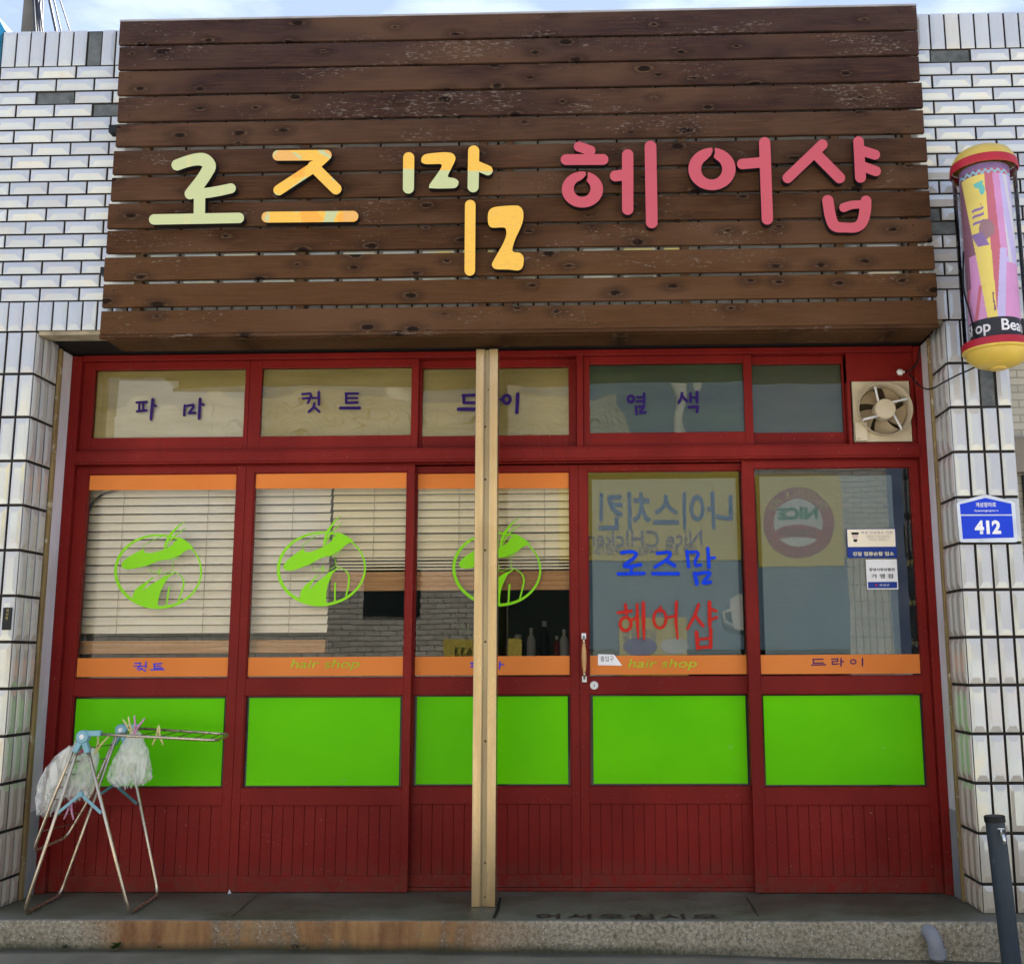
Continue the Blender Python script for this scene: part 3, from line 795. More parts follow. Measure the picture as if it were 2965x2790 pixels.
# lettering on doors
A1 = CR(0, 1350, 1.988); A2 = CR(1000, 1350, 1.988); A3 = CR(1965, 1350, 1.988); FG = CR(1650, 1340, 2.923)
words('strip_lettering', [A1([(775,1133),(810,1131),(806,1150),(788,1166)], 3.2), A1([(770,1150),(804,1147)], 2.8), A1([(815,1149),(838,1147)], 2.8), A1([(840,1124),(840,1160)], 3.6), A1([(816,1158),(798,1174)], 3.2), A1([(812,1162),(838,1177)], 3.6),
    A1([(884,1136),(932,1133)], 3.2), A1([(888,1150),(926,1148)], 2.8), A1([(888,1136),(887,1162),(936,1159)], 3.2), A1([(868,1170),(945,1168)], 3.2)], .0100, MAT['blue_ink'], doors[0], step=.6)
words('strip_lettering', [A2([(720,1131),(760,1129)], 3.2), A2([(730,1131),(729,1150)], 2.8), A2([(748,1131),(748,1150)], 2.8), A2([(722,1152),(764,1150)], 3.2), A2([(780,1124),(779,1164)], 3.6), A2([(782,1142),(796,1142)], 3),
    A2([(832,1132),(831,1156)], 3.2), A2([(834,1132),(858,1130),(858,1154),(832,1155)], 3.2), A2([(890,1124),(887,1163)], 3.8), A2([(892,1140),(912,1139)], 3)], .0550, MAT['blue_ink'], doors[2], step=.6)
words('strip_lettering', [A3([(772,1110),(832,1108)], 3.2), A3([(776,1110),(775,1131),(834,1129)], 3.2), A3([(764,1142),(846,1140)], 3.4), A3([(880,1108),(916,1106),(916,1120),(884,1123),(884,1138),(922,1135)], 3.2), A3([(935,1104),(935,1147)], 3.8), A3([(938,1123),(952,1122)], 3),
    ringstroke(A3, 1005, 1123, 16, 12, 3.2), A3([(1058,1104),(1058,1147)], 3.8)], .0100, MAT['purple_ink'], doors[4], step=.6)
for dr, xa, xb, yb, yy in ((doors[1], 841, 1041, 1925, .0100), (doors[3], 1818, 2018, 1924, .0550)):
    a, b = at(xa, yb, yy), at(xb, yb, yy)
    text('hair_shop_lettering', 'hair shop', ((a.x+b.x)/2, yy, a.z), .08, MAT['lime_ink'], dr, width=b.x-a.x, height=.052, shear=.2, bold=.0006)
words('blue_lettering', [FG([(440,758),(520,750),(560,768),(540,805),(470,858),(478,878),(600,860)], 15, True), FG([(520,880),(520,930)], 13), FG([(410,938),(628,933)], 15),
    FG([(740,765),(830,755),(850,772),(820,815),(722,880)], 14, True), FG([(815,825),(885,868)], 16), FG([(702,936),(918,936)], 15),
    FG([(990,748),(1006,878)], 14), FG([(1000,756),(1070,752),(1086,775),(1060,830),(1066,866),(1110,862)], 13, True), FG([(1168,722),(1178,880)], 15), FG([(1180,805),(1228,800)], 12),
    FG([(1058,935),(1075,1022)], 17), FG([(1070,940),(1165,925),(1180,945),(1130,1012),(1190,1006)], 15, True)], .0550, MAT['blue_ink'], doors[3], step=.8)
words('red_lettering', [FG([(470,1198),(480,1275)], 14), FG([(408,1266),(520,1252)], 13), ringstroke(FG, 472, 1362, 46, 56, 13), FG([(512,1340),(560,1305)], 10), FG([(570,1195,12),(572,1350,15),(580,1480,8)]), FG([(622,1182,14),(624,1350,17),(628,1490,8)]),
    ringstroke(FG, 762, 1318, 52, 78, 12), FG([(768,1218),(762,1260)], 10), FG([(812,1310),(885,1295)], 11), FG([(902,1176,13),(898,1350,14),(912,1485,8)]),
    FG([(1090,1198,13),(1058,1290,14),(995,1405,10)]), FG([(1060,1290),(1128,1378)], 14), FG([(1182,1178),(1184,1375)], 16), FG([(1190,1232),(1238,1252)], 12), FG([(1190,1330),(1244,1304)], 12),
    FG([(1072,1432),(1084,1568)], 16), FG([(1192,1405),(1192,1560)], 15), FG([(1084,1562),(1190,1556)], 13), FG([(1088,1494),(1186,1480)], 11)], .0550, MAT['red_ink'], doors[3], step=.8)
# translucent grey blue sheets hung behind the last two panes
def sheetmat():
    m = M('translucent_window_sheet', .5)
    v = m.map((1, 1, 26)); n = m.noise(v, 14, 4); n1 = m.noise(m.map(), 1.6, 4)
    m.col(m.mix(m.rng(n1, .3, .7), m.mix(n, (.10, .155, .18), (.135, .20, .225)), m.mix(n, (.10, .14, .145), (.15, .20, .19))))
    m.b.inputs['Alpha'].default_value = .86; return m()
MAT['sheet'] = sheetmat()
for dr, x0, x1, y in ((doors[3], .470, 1.165, .075), (doors[4], 1.272, 1.90, .030)):
    b = MB().quad((x0, y, 1.15), (x1, y, 1.15), (x1, y, 2.082), (x0, y, 2.080)); link('window_sheet', b.mesh('window_sheet', MAT['sheet']), dr, recalc=False)
# entrance tag, handle, lock
tg = [(1650+a/2.923, 1340+b/2.923) for a, b in ((238, 1617), (374, 1620), (444, 1714), (238, 1710))]
trace('entrance_tag', [('p', tg)], .0540, MAT['paper'], doors[3], step=.5)
a = at(1650+315/2.923, 1340+1655/2.923, .0535); text('entrance_words', '출입구', (a.x, .0535, a.z), .04, MAT['black'], doors[3], width=.062, height=.026)
hd = MB(); hx = at(1690, 1925, .03).x
p1, p2 = at(1650+118/2.923, 1340+1465/2.923, .04), at(1650+123/2.923, 1340+1828/2.923, .04)
hd.box(p1.x-.011, p1.x+.011, .036, .0445, p1.z-.014, p1.z+.014); link('handle_plate', hd.mesh('handle_plate', MAT['white']), doors[3], bevel=.001); hd = MB(); hd.box(p2.x-.011, p2.x+.011, .036, .0445, p2.z-.014, p2.z+.014)
link('handle_plate', hd.mesh('handle_plate', MAT['white']), doors[3], bevel=.001)
hd = MB(); hd.tube([(p1.x, .035, p1.z), (p1.x, .012, p1.z-.012), (p1.x, .0, p1.z-.03)], [.004, .005, .006], 10); link('handle_bracket', hd.mesh('handle_bracket', MAT['chrome'], True), doors[3]); hd = MB(); hd.tube([(p2.x, .0, p2.z+.03), (p2.x, .012, p2.z+.012), (p2.x, .035, p2.z)], [.006, .005, .004], 10)
link('handle_bracket', hd.mesh('handle_bracket', MAT['chrome'], True), doors[3])
hd = MB(); zz = [p1.z-.03, p1.z-.045, p1.z-.06, (p1.z+p2.z)/2, p2.z+.06, p2.z+.045, p2.z+.03]; hd.tube([(p1.x+(p2.x-p1.x)*i/6, 0, z) for i, z in enumerate(zz)], [.0065, .008, .010, .0125, .010, .008, .0065], 16)
link('handle_grip', hd.mesh('handle_grip', plain('turned_wood_grip', (.55, .33, .14), (.42, .22, .08), 20, .35), True), doors[3])
lk = at(1720.5, 1983.5, .04)
hd = MB(); hd.lathe([(0, -.012), (.012, -.012), (.013, -.010), (.0135, -.009), (.018, -.009), (.0195, -.004), (.0195, .006)], (lk.x, .045, lk.z), 32, 'Y')
link('door_lock', hd.mesh('door_lock', [MAT['white']]), doors[3], smooth_angle=35)
hd = MB(); hd.box(lk.x-.0014, lk.x+.0014, .0315, .034, lk.z-.007, lk.z+.006); link('key_slot', hd.mesh('key_slot', MAT['black']), doors[3])

# ---- transom windows
def sash(x0, g0, g1, x1, y, gm):
    d = MB(); z0, g2, g3, z1 = 2.2245, 2.295, 2.636, 2.675
    d.box(x0, g0, y, y+.03, z0, z1); d.box(g1, x1, y, y+.03, z0, z1); d.box(g0, g1, y, y+.03, z0, g2); d.box(g0, g1, y, y+.03, g3, z1)
    s_ = link('transom_window', d.mesh('transom_window', MAT['red']), bld, bevel=.002)
    pane('transom_glass', g0, g1, g2, g3, y+.012, gm, s_)
    return s_
tw = [sash(-2.025, -1.969, -1.222, -1.2005, .0, MAT['glass_transom']), sash(-1.1995, -1.141, -.404, -.369, .0, MAT['glass_transom']),
      sash(-.400, -.356, .361, .400, .034, MAT['glass_transom']), sash(.4325, .464, 1.209, 1.249, .0, MAT['glass_transom']), sash(1.215, 1.249, 1.69, 1.699, .034, MAT['glass_transom'])]
def filmmat(name, c1, c2, warm, alpha=1.0):
    m = M(name, .55)
    o = m.sep(); n = m.noise(m.map((1, 1, 4)), 3, 4); n1 = m.noise(m.map((1, 1, 1), (2, 1, 8)), 6, 5)
    c = m.mix(m.rng(n, .3, .7), c1, c2); c = m.mix(m.math('MULTIPLY', m.rng(n1, .5, .7), .3), c, warm)
    m.col(c); m.b.inputs['Alpha'].default_value = alpha; return m()
for s_, x0, x1, y in ((tw[1], -1.141, -.404, .030), (tw[2], -.356, .361, .064)):
    b = MB().quad((x0, y, 2.295), (x1, y, 2.295), (x1, y, 2.636), (x0, y, 2.636)); link('frosted_film', b.mesh('frosted_film', filmmat('frosted_film', (.36, .29, .10), (.46, .38, .16), (.40, .28, .06), .62)), s_, recalc=False)
# frosted film panes: (film colour), on the back of the glass
for s_, (x0, x1), y, c1, c2, c3 in ((tw[0], (-1.969, -1.222), .030, (.26, .20, .055), (.34, .27, .09), (.30, .20, .03)),
                                    (tw[3], (.464, 1.209), .030, (.030, .050, .026), (.050, .080, .030), (.06, .09, .02)), (tw[4], (1.249, 1.69), .064, (.055, .070, .040), (.075, .085, .045), (.08, .075, .035))):
    b = MB().quad((x0, y, 2.295), (x1, y, 2.295), (x1, y, 2.636), (x0, y, 2.636)); link('frosted_film', b.mesh('frosted_film', filmmat('frosted_film', c1, c2, c3)), s_, recalc=False)
T1 = CR(200, 1020, 1.988); T2 = CR(1200, 1020, 2.209)
trace('paper_patch', [T1([(289,163),(631,165),(632,200),(598,208),(598,227),(1010,228),(1002,489),(258,491),(262,372),(270,370)])], .024, plain('pasted_paper', (.50, .46, .36), (.42, .38, .28), 4, .7, stretch=(1, 1, 5)), tw[0], step=.7)
words('transom_lettering', [T1([(388,289),(446,285)], 5.2), T1([(405,290),(402,336)], 4.6), T1([(426,290),(427,333)], 4.6), T1([(390,340),(446,334)], 5.2), T1([(481,270),(471,384)], 6.5), T1([(484,304),(500,309)], 5),
    T1([(666,306),(662,362)], 5.6), T1([(678,308),(714,302),(714,318),(690,349),(726,348)], 5.6), T1([(754,268),(748,380)], 6.6), T1([(757,296),(775,302)], 5)], .0075, MAT['purple_ink'], tw[0], step=.6)
words('transom_lettering', [T1([(1342,240),(1388,236),(1394,252),(1374,291)], 5), T1([(1345,266),(1388,262)], 4.6), T1([(1402,263),(1432,261)], 4.6), T1([(1437,228),(1438,300)], 5.8), T1([(1412,294),(1406,318),(1380,342)], 5.6), T1([(1412,316),(1440,341)], 5.6),
    T1([(1592,237),(1662,237)], 5.6), T1([(1596,263),(1660,262)], 4.8), T1([(1595,240),(1595,291),(1660,288)], 5.6), T1([(1562,320),(1672,320)], 6.8)], .0075, MAT['purple_ink'], tw[1], step=.6)
words('transom_lettering', [T2([(310,275),(410,272)], 7), T2([(316,278),(316,322),(410,322)], 7.5), T2([(282,363),(430,363)], 9), T2([(430,275),(490,275),(490,300),(430,300),(430,325),(495,322)], 7), T2([(530,265),(530,385)], 8), T2([(535,302),(552,302)], 6),
    ringstroke(T2, 590, 300, 23, 26, 8), T2([(661,267),(655,384)], 9)], .0415, MAT['purple_ink'], tw[2], step=.6)
words('transom_lettering', [ringstroke(T2, 1384, 297, 19, 20, 6.5), T2([(1425,286),(1466,286)], 5.6), T2([(1422,312),(1466,312)], 5.6), T2([(1469,263),(1469,325)], 6.5), T2([(1418,346),(1421,393)], 6.2), T2([(1436,346),(1470,344),(1442,384),(1478,383)], 6),
    T2([(1712,260),(1706,290),(1692,322)], 7), T2([(1712,275),(1742,312)], 6.5), T2([(1766,262),(1766,315)], 6.5), T2([(1770,289),(1800,288)], 5), T2([(1808,252),(1809,318)], 7.2), T2([(1756,350),(1812,347),(1808,380)], 7)], .0075, MAT['purple_ink'], tw[3], step=.6)

# ================================================================== ROOM BEHIND THE GLASS
g = MB()
X0, X1, Y1 = -2.3, 2.3, 3.6
g.quad((X0, .12, ZS), (X1, .12, ZS), (X1, Y1, ZS), (X0, Y1, ZS), 0)
g.quad((X0, Y1, ZS), (X1, Y1, ZS), (X1, Y1, 2.72), (X0, Y1, 2.72), 1)
g.quad((X0, .12, ZS), (X0, Y1, ZS), (X0, Y1, 2.72), (X0, .12, 2.72), 1)
g.quad((X1, Y1, ZS), (X1, .12, ZS), (X1, .12, 2.72), (X1, Y1, 2.72), 1)
g.quad((X0, .10, 2.72), (X0, Y1, 2.72), (X1, Y1, 2.72), (X1, .10, 2.72), 1)
link('room_interior', g.mesh('room_interior', [plain('room_floor', (.10, .08, .06), None, 4, .5), plain('room_wall', (.14, .17, .13), (.11, .13, .10), 2, .8)]), bld, recalc=False)

def blind(name, label, x0, x1, ztop, zbot, y, pitch, wslat, mat, cords, bottom=None, tilt=62, wave=.0):
    t = thing(name, label, 'blind', ((x0+x1)/2, y, ztop))
    sl_ = MB(); z = ztop-.012; i = 0
    while z > zbot:
        a = math.radians(tilt+2.5*math.sin(i*1.7)+rnd.uniform(-1.5, 1.5)); c, s_ = math.cos(a)*wslat/2, math.sin(a)*wslat/2
        dz = rnd.uniform(-.0012, .0012); nseg = 6; pts = []
        for k in range(5):
            u = -1+k/2; cv = .0022*(1-u*u)
            pts.append((y+u*c - cv*s_/(wslat/2), z+dz+u*s_+cv*c/(wslat/2)))
        vs = []; fs = []
        for j in range(nseg+1):
            x = x0+(x1-x0)*j/nseg; sag = wave*math.sin(j*1.3+i*.6)
            vs += [(x, p[0], p[1]+sag) for p in pts]
        for j in range(nseg):
            for k in range(4): fs.append((j*5+k, j*5+k+1, (j+1)*5+k+1, (j+1)*5+k))
        sl_.add(vs, fs); z -= pitch; i += 1
    link('slats', sl_.mesh('slats', mat, True), t, recalc=False)
    hr = MB(); hr.box(x0, x1, y-.018, y+.022, ztop, ztop+.03); link('head_rail', hr.mesh('head_rail', mat), t)
    cm = plain('blind_cord', (.35, .28, .18), None, 30, .8)
    for cx in cords:
        c_ = MB()
        z = ztop; pts = []
        while z > zbot-.02: pts.append((cx+.0015*math.sin(z*120), y-wslat*.36, z)); z -= .011
        c_.tube(pts, .0011, 5); link('lift_cord', c_.mesh('lift_cord', cm), t)
    if bottom:
        za, zb_, bm_ = bottom
        b_ = MB(); z = za; j = 0
        while z > zb_:
            h = rnd.uniform(.0028, .0055); b_.box(x0+rnd.uniform(0, .004), x1-rnd.uniform(0, .004), y-.024+rnd.uniform(-.003, .003), y+.02, z-h, z); z -= h+rnd.uniform(.0002, .0012)
        link('stacked_slats', b_.mesh('stacked_slats', bm_), t)
    return t
SLAT = plain('cream_slat', (.92, .86, .74), (.88, .80, .66), 3, .45, stretch=(.4, 1, 4))
SLAT2 = plain('aged_cream_slat', (.88, .78, .54), (.82, .71, .46), 3, .45, stretch=(.4, 1, 4))
BAM = plain('bamboo_slat', (.60, .34, .16), (.46, .24, .10), 9, .6, stretch=(.3, 1, 10))
bA_x1 = at(953, 1700, .12).x
blind('venetian_blind', 'long cream venetian blind behind the leftmost two panes', -2.06, bA_x1, 2.09, 1.370, .108, .0415, .0435, SLAT, [at(352, 1600, .1).x, at(598, 1600, .1).x, at(845, 1600, .1).x], (1.318, 1.262, BAM))
blind('venetian_blind', 'shorter cream venetian blind beside the post, drawn halfway up', bA_x1+.012, at(1662, 1600, .12).x, 2.09, 1.712, .112, .0385, .0405, SLAT2, [at(1083, 1500, .1).x, at(1329, 1500, .1).x, at(1577, 1500, .1).x], (1.640, 1.552, BAM))
blind('venetian_blind', 'yellowed venetian blind behind the small windows above the doors', -1.17, .39, 2.66, 2.28, .10, .046, .050, plain('yellowed_slat', (.58, .50, .22), (.52, .43, .17), 3, .5, stretch=(.4, 1, 4)), [-.9, -.45, -.1, .25], None, 70)
t = MB(); t.tube(spl([(p.x, .075, p.z) for p in (at(241, 1700, .075), at(243, 1560, .075), at(250, 1500, .075), at(268, 1458, .075), at(300, 1430, .075), at(352, 1415, .075))], 6), .0065, 8)
tag(link('black_hose', t.mesh('black_hose', MAT['black'], True)), 'black hose curving behind the top left corner of the leftmost pane', 'hose')
# thin rods and stacked loose slats just above the brown bundle
for (xa, xb, lab) in ((at(975, 1600, .1).x, at(1660, 1600, .1).x, 'pale blind rods resting just above the brown slat bundle'),):
    t = thing('blind_rods', lab, 'rods', ((xa+xb)/2, .14, 1.66)); b = MB()
    for z in (1.70, 1.683, 1.668, 1.652): b.box(xa, xb, .10, .13, z, z+.006)
    link('rod', b.mesh('rod', SLAT2), t)

# counter with bottles, a chair, plant: seen dimly through the third pane
ct = thing('counter', 'dark counter inside the shop seen through the third pane', 'counter', (.0, 1.6, ZS))
b = MB(); b.box(-.9, .38, 1.35, 1.85, ZS, 1.18); link('cabinet', b.mesh('cabinet', plain('counter_wood', (.12, .09, .05), None, 6, .5)), ct, bevel=.004)
b = MB(); b.box(-.93, .41, 1.32, 1.88, 1.182, 1.21); link('counter_top', b.mesh('counter_top', plain('counter_top', (.30, .25, .12), None, 4, .3)), ct, bevel=.004)
bot_desc = [(.02, .050, .16, 'black', 'squat black'), (.10, .026, .20, 'white', 'slim white'), (.18, .032, .24, 'black', 'tall black'), (.255, .022, .15, 'red', 'small red'), (.30, .028, .19, 'white', 'white round shouldered')]
BOTM = {'black': MAT['black'], 'white': MAT['white'], 'red': plain('red_bottle_plastic', (.3, .03, .02), None, 10, .3)}
for i, (x, r, h, mk, dsc) in enumerate(bot_desc):
    t = thing('bottle', dsc+' bottle on the dark counter inside', 'bottle', (x, 1.5, 1.2115), 'bottles on the counter')
    b = MB(); b.lathe([(0, 0), (r, 0), (r, h*.6), (r*.8, h*.72), (r*.35, h*.8), (r*.35, h*.86)], (x, 1.5, 1.2115), 20); link('bottle_body', b.mesh('bottle_body', BOTM[mk]), t, smooth_angle=40)
    b = MB(); b.lathe([(r*.42, h*.86), (r*.42, h), (0, h)], (x, 1.5, 1.2115), 16); link('cap', b.mesh('cap', MAT['white']), t, smooth_angle=40)
pl_ = thing('potted_plant', 'dim leafy plant inside behind the third pane', 'plant', (-.22, .9, 1.0))
b = MB(); b.lathe([(0, 0), (.07, 0), (.09, .14), (.08, .14), (0, .12)], (-.22, .9, 1.0), 20); link('pot', b.mesh('pot', plain('pot_clay', (.16, .09, .05), None, 9, .7)), pl_, smooth_angle=40)
b = MB(); b.box(-.34, -.10, .78, 1.02, ZS, .999)
st_ = thing('plant_stand', 'dark stand under the plant inside the shop', 'stand', (-.22, .9, ZS)); link('stand_body', b.mesh('stand_body', MAT['black']), st_)
b = MB()
for i in range(46):
    a = rnd.uniform(0, 2*PI); el = rnd.uniform(.2, 1.4); R_ = rnd.uniform(.08, .30)
    p = Vector((-.22+R_*math.cos(a)*math.cos(el), .9+R_*math.sin(a)*math.cos(el)*.6, 1.16+R_*math.sin(el)))
    d = (p-Vector((-.22, .9, 1.12))).normalized(); s_ = d.cross(Vector((0, 0, 1))).normalized()*.016; u = d*.05+Vector((0, 0, -.012))
    b.quad(p-u*.6, p+s_, p+u, p-s_)
link('leaves', b.mesh('leaves', plain('plant_leaf', (.05, .11, .03), None, 10, .5)), pl_, recalc=False)

# ================================================================== EXHAUST FAN
fc = at(2562, 1183, -.02); FX, FZ = 1.868, 2.388
fan = thing('exhaust_fan', 'round cream exhaust fan in the top right corner of the red frame', 'fan', (FX, -.01, 2.24))
FM = plain('aged_cream_plastic', (.58, .50, .36), (.48, .40, .27), 10, .4, wear=((.25, .18, .09), .38, 16))
FM2 = plain('fan_blade_plastic', (.34, .26, .16), (.28, .21, .12), 8, .4)
b = MB(); n = 40; r = .118
# square plate with a round hole
ring_ = [(FX+r*math.cos(2*PI*k/n), FZ+r*math.sin(2*PI*k/n)) for k in range(n)]
x0, x1, z0, z1 = 1.726, 1.999, 2.238, 2.5335
sq = []
for k in range(n):
    c, s_ = math.cos(2*PI*k/n), math.sin(2*PI*k/n); t = min((x1-FX if c > 0 else FX-x0)/max(abs(c), 1e-6), (z1-FZ if s_ > 0 else FZ-z0)/max(abs(s_), 1e-6)); sq.append((FX+c*t, FZ+s_*t))
for cz, cxx in ((z0, x0), (z0, x1), (z1, x0), (z1, x1)):
    kk = min(range(n), key=lambda q: (sq[q][0]-cxx)**2+(sq[q][1]-cz)**2); sq[kk] = (cxx, cz)
vs = [(p[0], -.004, p[1]) for p in ring_]+[(p[0], -.004, p[1]) for p in sq]
b.add(vs, [(k, (k+1) % n, n+(k+1) % n, n+k) for k in range(n)])
b.add([(p[0], -.004, p[1]) for p in sq]+[(p[0], .02, p[1]) for p in sq], [(k, (k+1) % n, n+(k+1) % n, n+k) for k in range(n)])
b.box(x0+.002, x0+.058, -.022, -.006, z0+.002, z0+.092)
link('fan_plate', b.mesh('fan_plate', FM), fan, smooth_angle=30)
b = MB(); b.lathe([(.118, .03), (.118, -.004), (.122, -.040), (.127, -.052), (.1285, -.052), (.1285, -.045), (.124, -.004), (.124, .0)], (FX, -.002, FZ), 56, 'Y'); link('fan_ring', b.mesh('fan_ring', FM), fan, smooth_angle=30)
b = MB(); b.lathe([(0, -.056), (.044, -.056), (.049, -.050), (.050, -.02), (.050, .01)], (FX, 0, FZ), 40, 'Y'); link('fan_hub', b.mesh('fan_hub', FM), fan, smooth_angle=35)
for k in range(5):
    b = MB(); a0 = 2*PI*k/5+.3; vs = []; 
    for i in range(7):
        r_ = .045+.070*i/6
        for j in range(6):
            aa = a0 + (j/5)*(.95) + .35*(i/6); vs.append((FX+r_*math.cos(aa), .010 - .030*(j/5-.5), FZ+r_*math.sin(aa)))
    b.add(vs, [(i*6+j, i*6+j+1, (i+1)*6+j+1, (i+1)*6+j) for i in range(6) for j in range(5)]); link('fan_blade', b.mesh('fan_blade', FM2, True), fan, recalc=False)
for k, a in enumerate((1.95, .42, -.95, -2.70)):
    b = MB(); r0, r1 = .044, .121; a1 = a-.38
    p0 = Vector((FX+r0*math.cos(a1+.75), -.045, FZ+r0*math.sin(a1+.75))); p1_ = Vector((FX+r1*math.cos(a), -.050, FZ+r1*math.sin(a)))
    pts = [p0.lerp(p1_, t)+Vector((0, 0, 0)) for t in (0, .5, .93)]+[p1_+Vector((.0, .006, -.004))]
    b.tube(pts, [.0055, .0055, .006, .004], 8); link('fan_strut', b.mesh('fan_strut', MAT['white'], True), fan)
b = MB(); b.quad((1.75, .055, 2.25), (2.0, .055, 2.25), (2.0, .055, 2.53), (1.75, .055, 2.53)); link('fan_back', b.mesh('fan_back', plain('dusty_back', (.10, .075, .045), None, 6, .8)), fan, recalc=False)

# small lamp socket and the cable
lp_ = at(1965+1275/1.988, 650+850/1.988, -.06)
t = thing('lamp_socket', 'small white lamp socket hanging above the exhaust fan', 'lamp socket', lp_)
b = MB(); b.tube([lp_+Vector((-.012, 0, .010)), lp_+Vector((0, 0, 0)), lp_+Vector((.012, 0, -.008))], [.009, .017, .010], 14); b.tube([lp_+Vector((.008, 0, .002)), lp_+Vector((.02, .0, .0))], .006, 10)
link('socket_body', b.mesh('socket_body', MAT['white'], True), t)
b = MB(); b.tube(spl([tuple(lp_+Vector((.018, 0, .0))), tuple(lp_+Vector((.05, .01, .012))), tuple(lp_+Vector((.085, .0, .05))), tuple(lp_+Vector((.10, .0, .12)))], 6), .004, 8); link('socket_wire', b.mesh('socket_wire', MAT['black'], True), t)
pts = [at(1965+1330/1.988, 650+860/1.988, -.10), at(2400+900/3.5186, 1000+390/3.5186, -.16), at(2400+980/3.5186, 1000+440/3.5186, -.30), at(2400+1060/3.5186, 1000+437/3.5186, -.392), at(2400+1170/3.5186, 1000+375/3.5186, -.40), at(2400+1320/3.5186, 1000+298/3.5186, -.42), at(2400+1460/3.5186, 1000+236/3.5186, -.46), at(2400+1530/3.5186, 1000+190/3.5186, -.55)]
b = MB(); b.tube(spl([tuple(p) for p in pts], 8), .0038, 8)
tag(link('power_cable', b.mesh('power_cable', MAT['black'], True)), 'thin black cable sagging from the barber pole to the fan corner', 'cable')

# ================================================================== SIGNBOARD
sb = thing('wooden_signboard', 'large dark brown plank signboard with raised Korean letters above the doors', 'signboard', (.13, -.4, 2.62))
YF = -.440
def cv(x, z, y0=-.5, y1=-.44):
    f = (y1-CAM.y)/(y0-CAM.y); return CAM.x+(x-CAM.x)*f, CAM.z+(z-CAM.z)*f
pz = [(4.182, 4.067), (4.054, 3.940), (3.928, 3.813), (3.799, 3.680), (3.666, 3.557), (3.534, 3.422), (3.403, 3.293), (3.277, 3.161), (3.147, 3.041), (3.020, 2.912), (2.894, 2.787), (2.768, 2.660)]
pz = [(cv(0, a)[1], cv(0, b_)[1]) for a, b_ in pz]
px_l = [(347, 64), (344, 160), (342, 240), (340, 320), (335, 392), (327, 474), (321, 550), (312, 626), (308, 700), (301, 775), (296, 858), (291, 940)]
for k, (zt, zb) in enumerate(pz):
    xl = at(*px_l[k], YF).x + rnd.uniform(-.002, .002)
    xr = cv(1.980+.0012*k, 0)[0]+rnd.uniform(-.004, .004)
    n = 30; vs = []; 
    for i in range(n+1):
        x = xl+(xr-xl)*i/n; w = .0012*noise.noise(Vector((x*1.3, k*3.1, 0))); w2 = .0012*noise.noise(Vector((x*1.3, k*3.1, 9)))
        yy = YF+.002*noise.noise(Vector((x*.9, k*2.2, 5)))
        vs += [(x, yy, zb+w), (x, yy, zt+w2), (x, yy+.021, zt+w2), (x, yy+.021, zb+w)]
    b = MB(); fs = []
    for i in range(n):
        for j in range(4): fs.append((i*4+j, i*4+(j+1) % 4, (i+1)*4+(j+1) % 4, (i+1)*4+j))
    fs += [(0, 1, 2, 3), (n*4, n*4+1, n*4+2, n*4+3)]
    b.add(vs, fs); link('plank', b.mesh('plank', MAT['plank']), sb, bevel=.0018)
b = MB(); zL, zM, zT = cv(0, 2.642)[1], cv(0, 2.6575)[1], cv(0, 4.182)[1]; b.box(cv(-1.722, 0)[0], cv(1.992, 0)[0], YF-.004, YF+.026, zL, zM); link('bottom_trim', b.mesh('bottom_trim', MAT['plank_trim']), sb, bevel=.0015)
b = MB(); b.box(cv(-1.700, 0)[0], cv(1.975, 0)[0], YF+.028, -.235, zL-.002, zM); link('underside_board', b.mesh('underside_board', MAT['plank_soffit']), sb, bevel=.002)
b = MB(); b.box(cv(-1.727, 0)[0], cv(1.984, 0)[0], YF-.002, YF+.058, zT+.0015, zT+.010); link('top_cap', b.mesh('top_cap', plain('pale_cap_strip', (.35, .33, .33), None, 10, .6)), sb)
for x in (-1.60, -.85, -.02, .10, .9, 1.60, 1.93):
    b = MB(); b.box(x-.018, x+.018, YF+.022, YW-.012, zM+.004, zT-.004); link('batten', b.mesh('batten', plain('batten_wood', (.10, .06, .035), None, 8, .8)), sb)
b = MB(); q = at(655/1.988, 745/1.988, -.42); b.box(q.x-.02, q.x+.03, -.43, -.382, q.z-.018, q.z+.018); link('fixing_bracket', b.mesh('fixing_bracket', MAT['black']), sb)
b = MB(); q = at(590/1.988, 650+270/1.988, -.42); b.box(q.x-.006, q.x+.03, -.43, -.382, q.z-.018, q.z+.018)
link('fixing_bracket', b.mesh('fixing_bracket', MAT['black']), sb)
b = MB()
for k, (zt, zb) in enumerate(pz):                   # screw heads near the plank ends
    for xx in (at(*px_l[k], YF).x+.055, .055, 1.93):
        for zq in (zb+.03, zt-.03): b.lathe([(0, -.0008), (.0035, -.0008), (.004, .001)], (xx+rnd.uniform(-.006, .006), YF-.001, zq), 10, 'Y')
link('screw_heads', b.mesh('screw_heads', plain('rusty_screw', (.03, .018, .012), None, 30, .6)), sb)

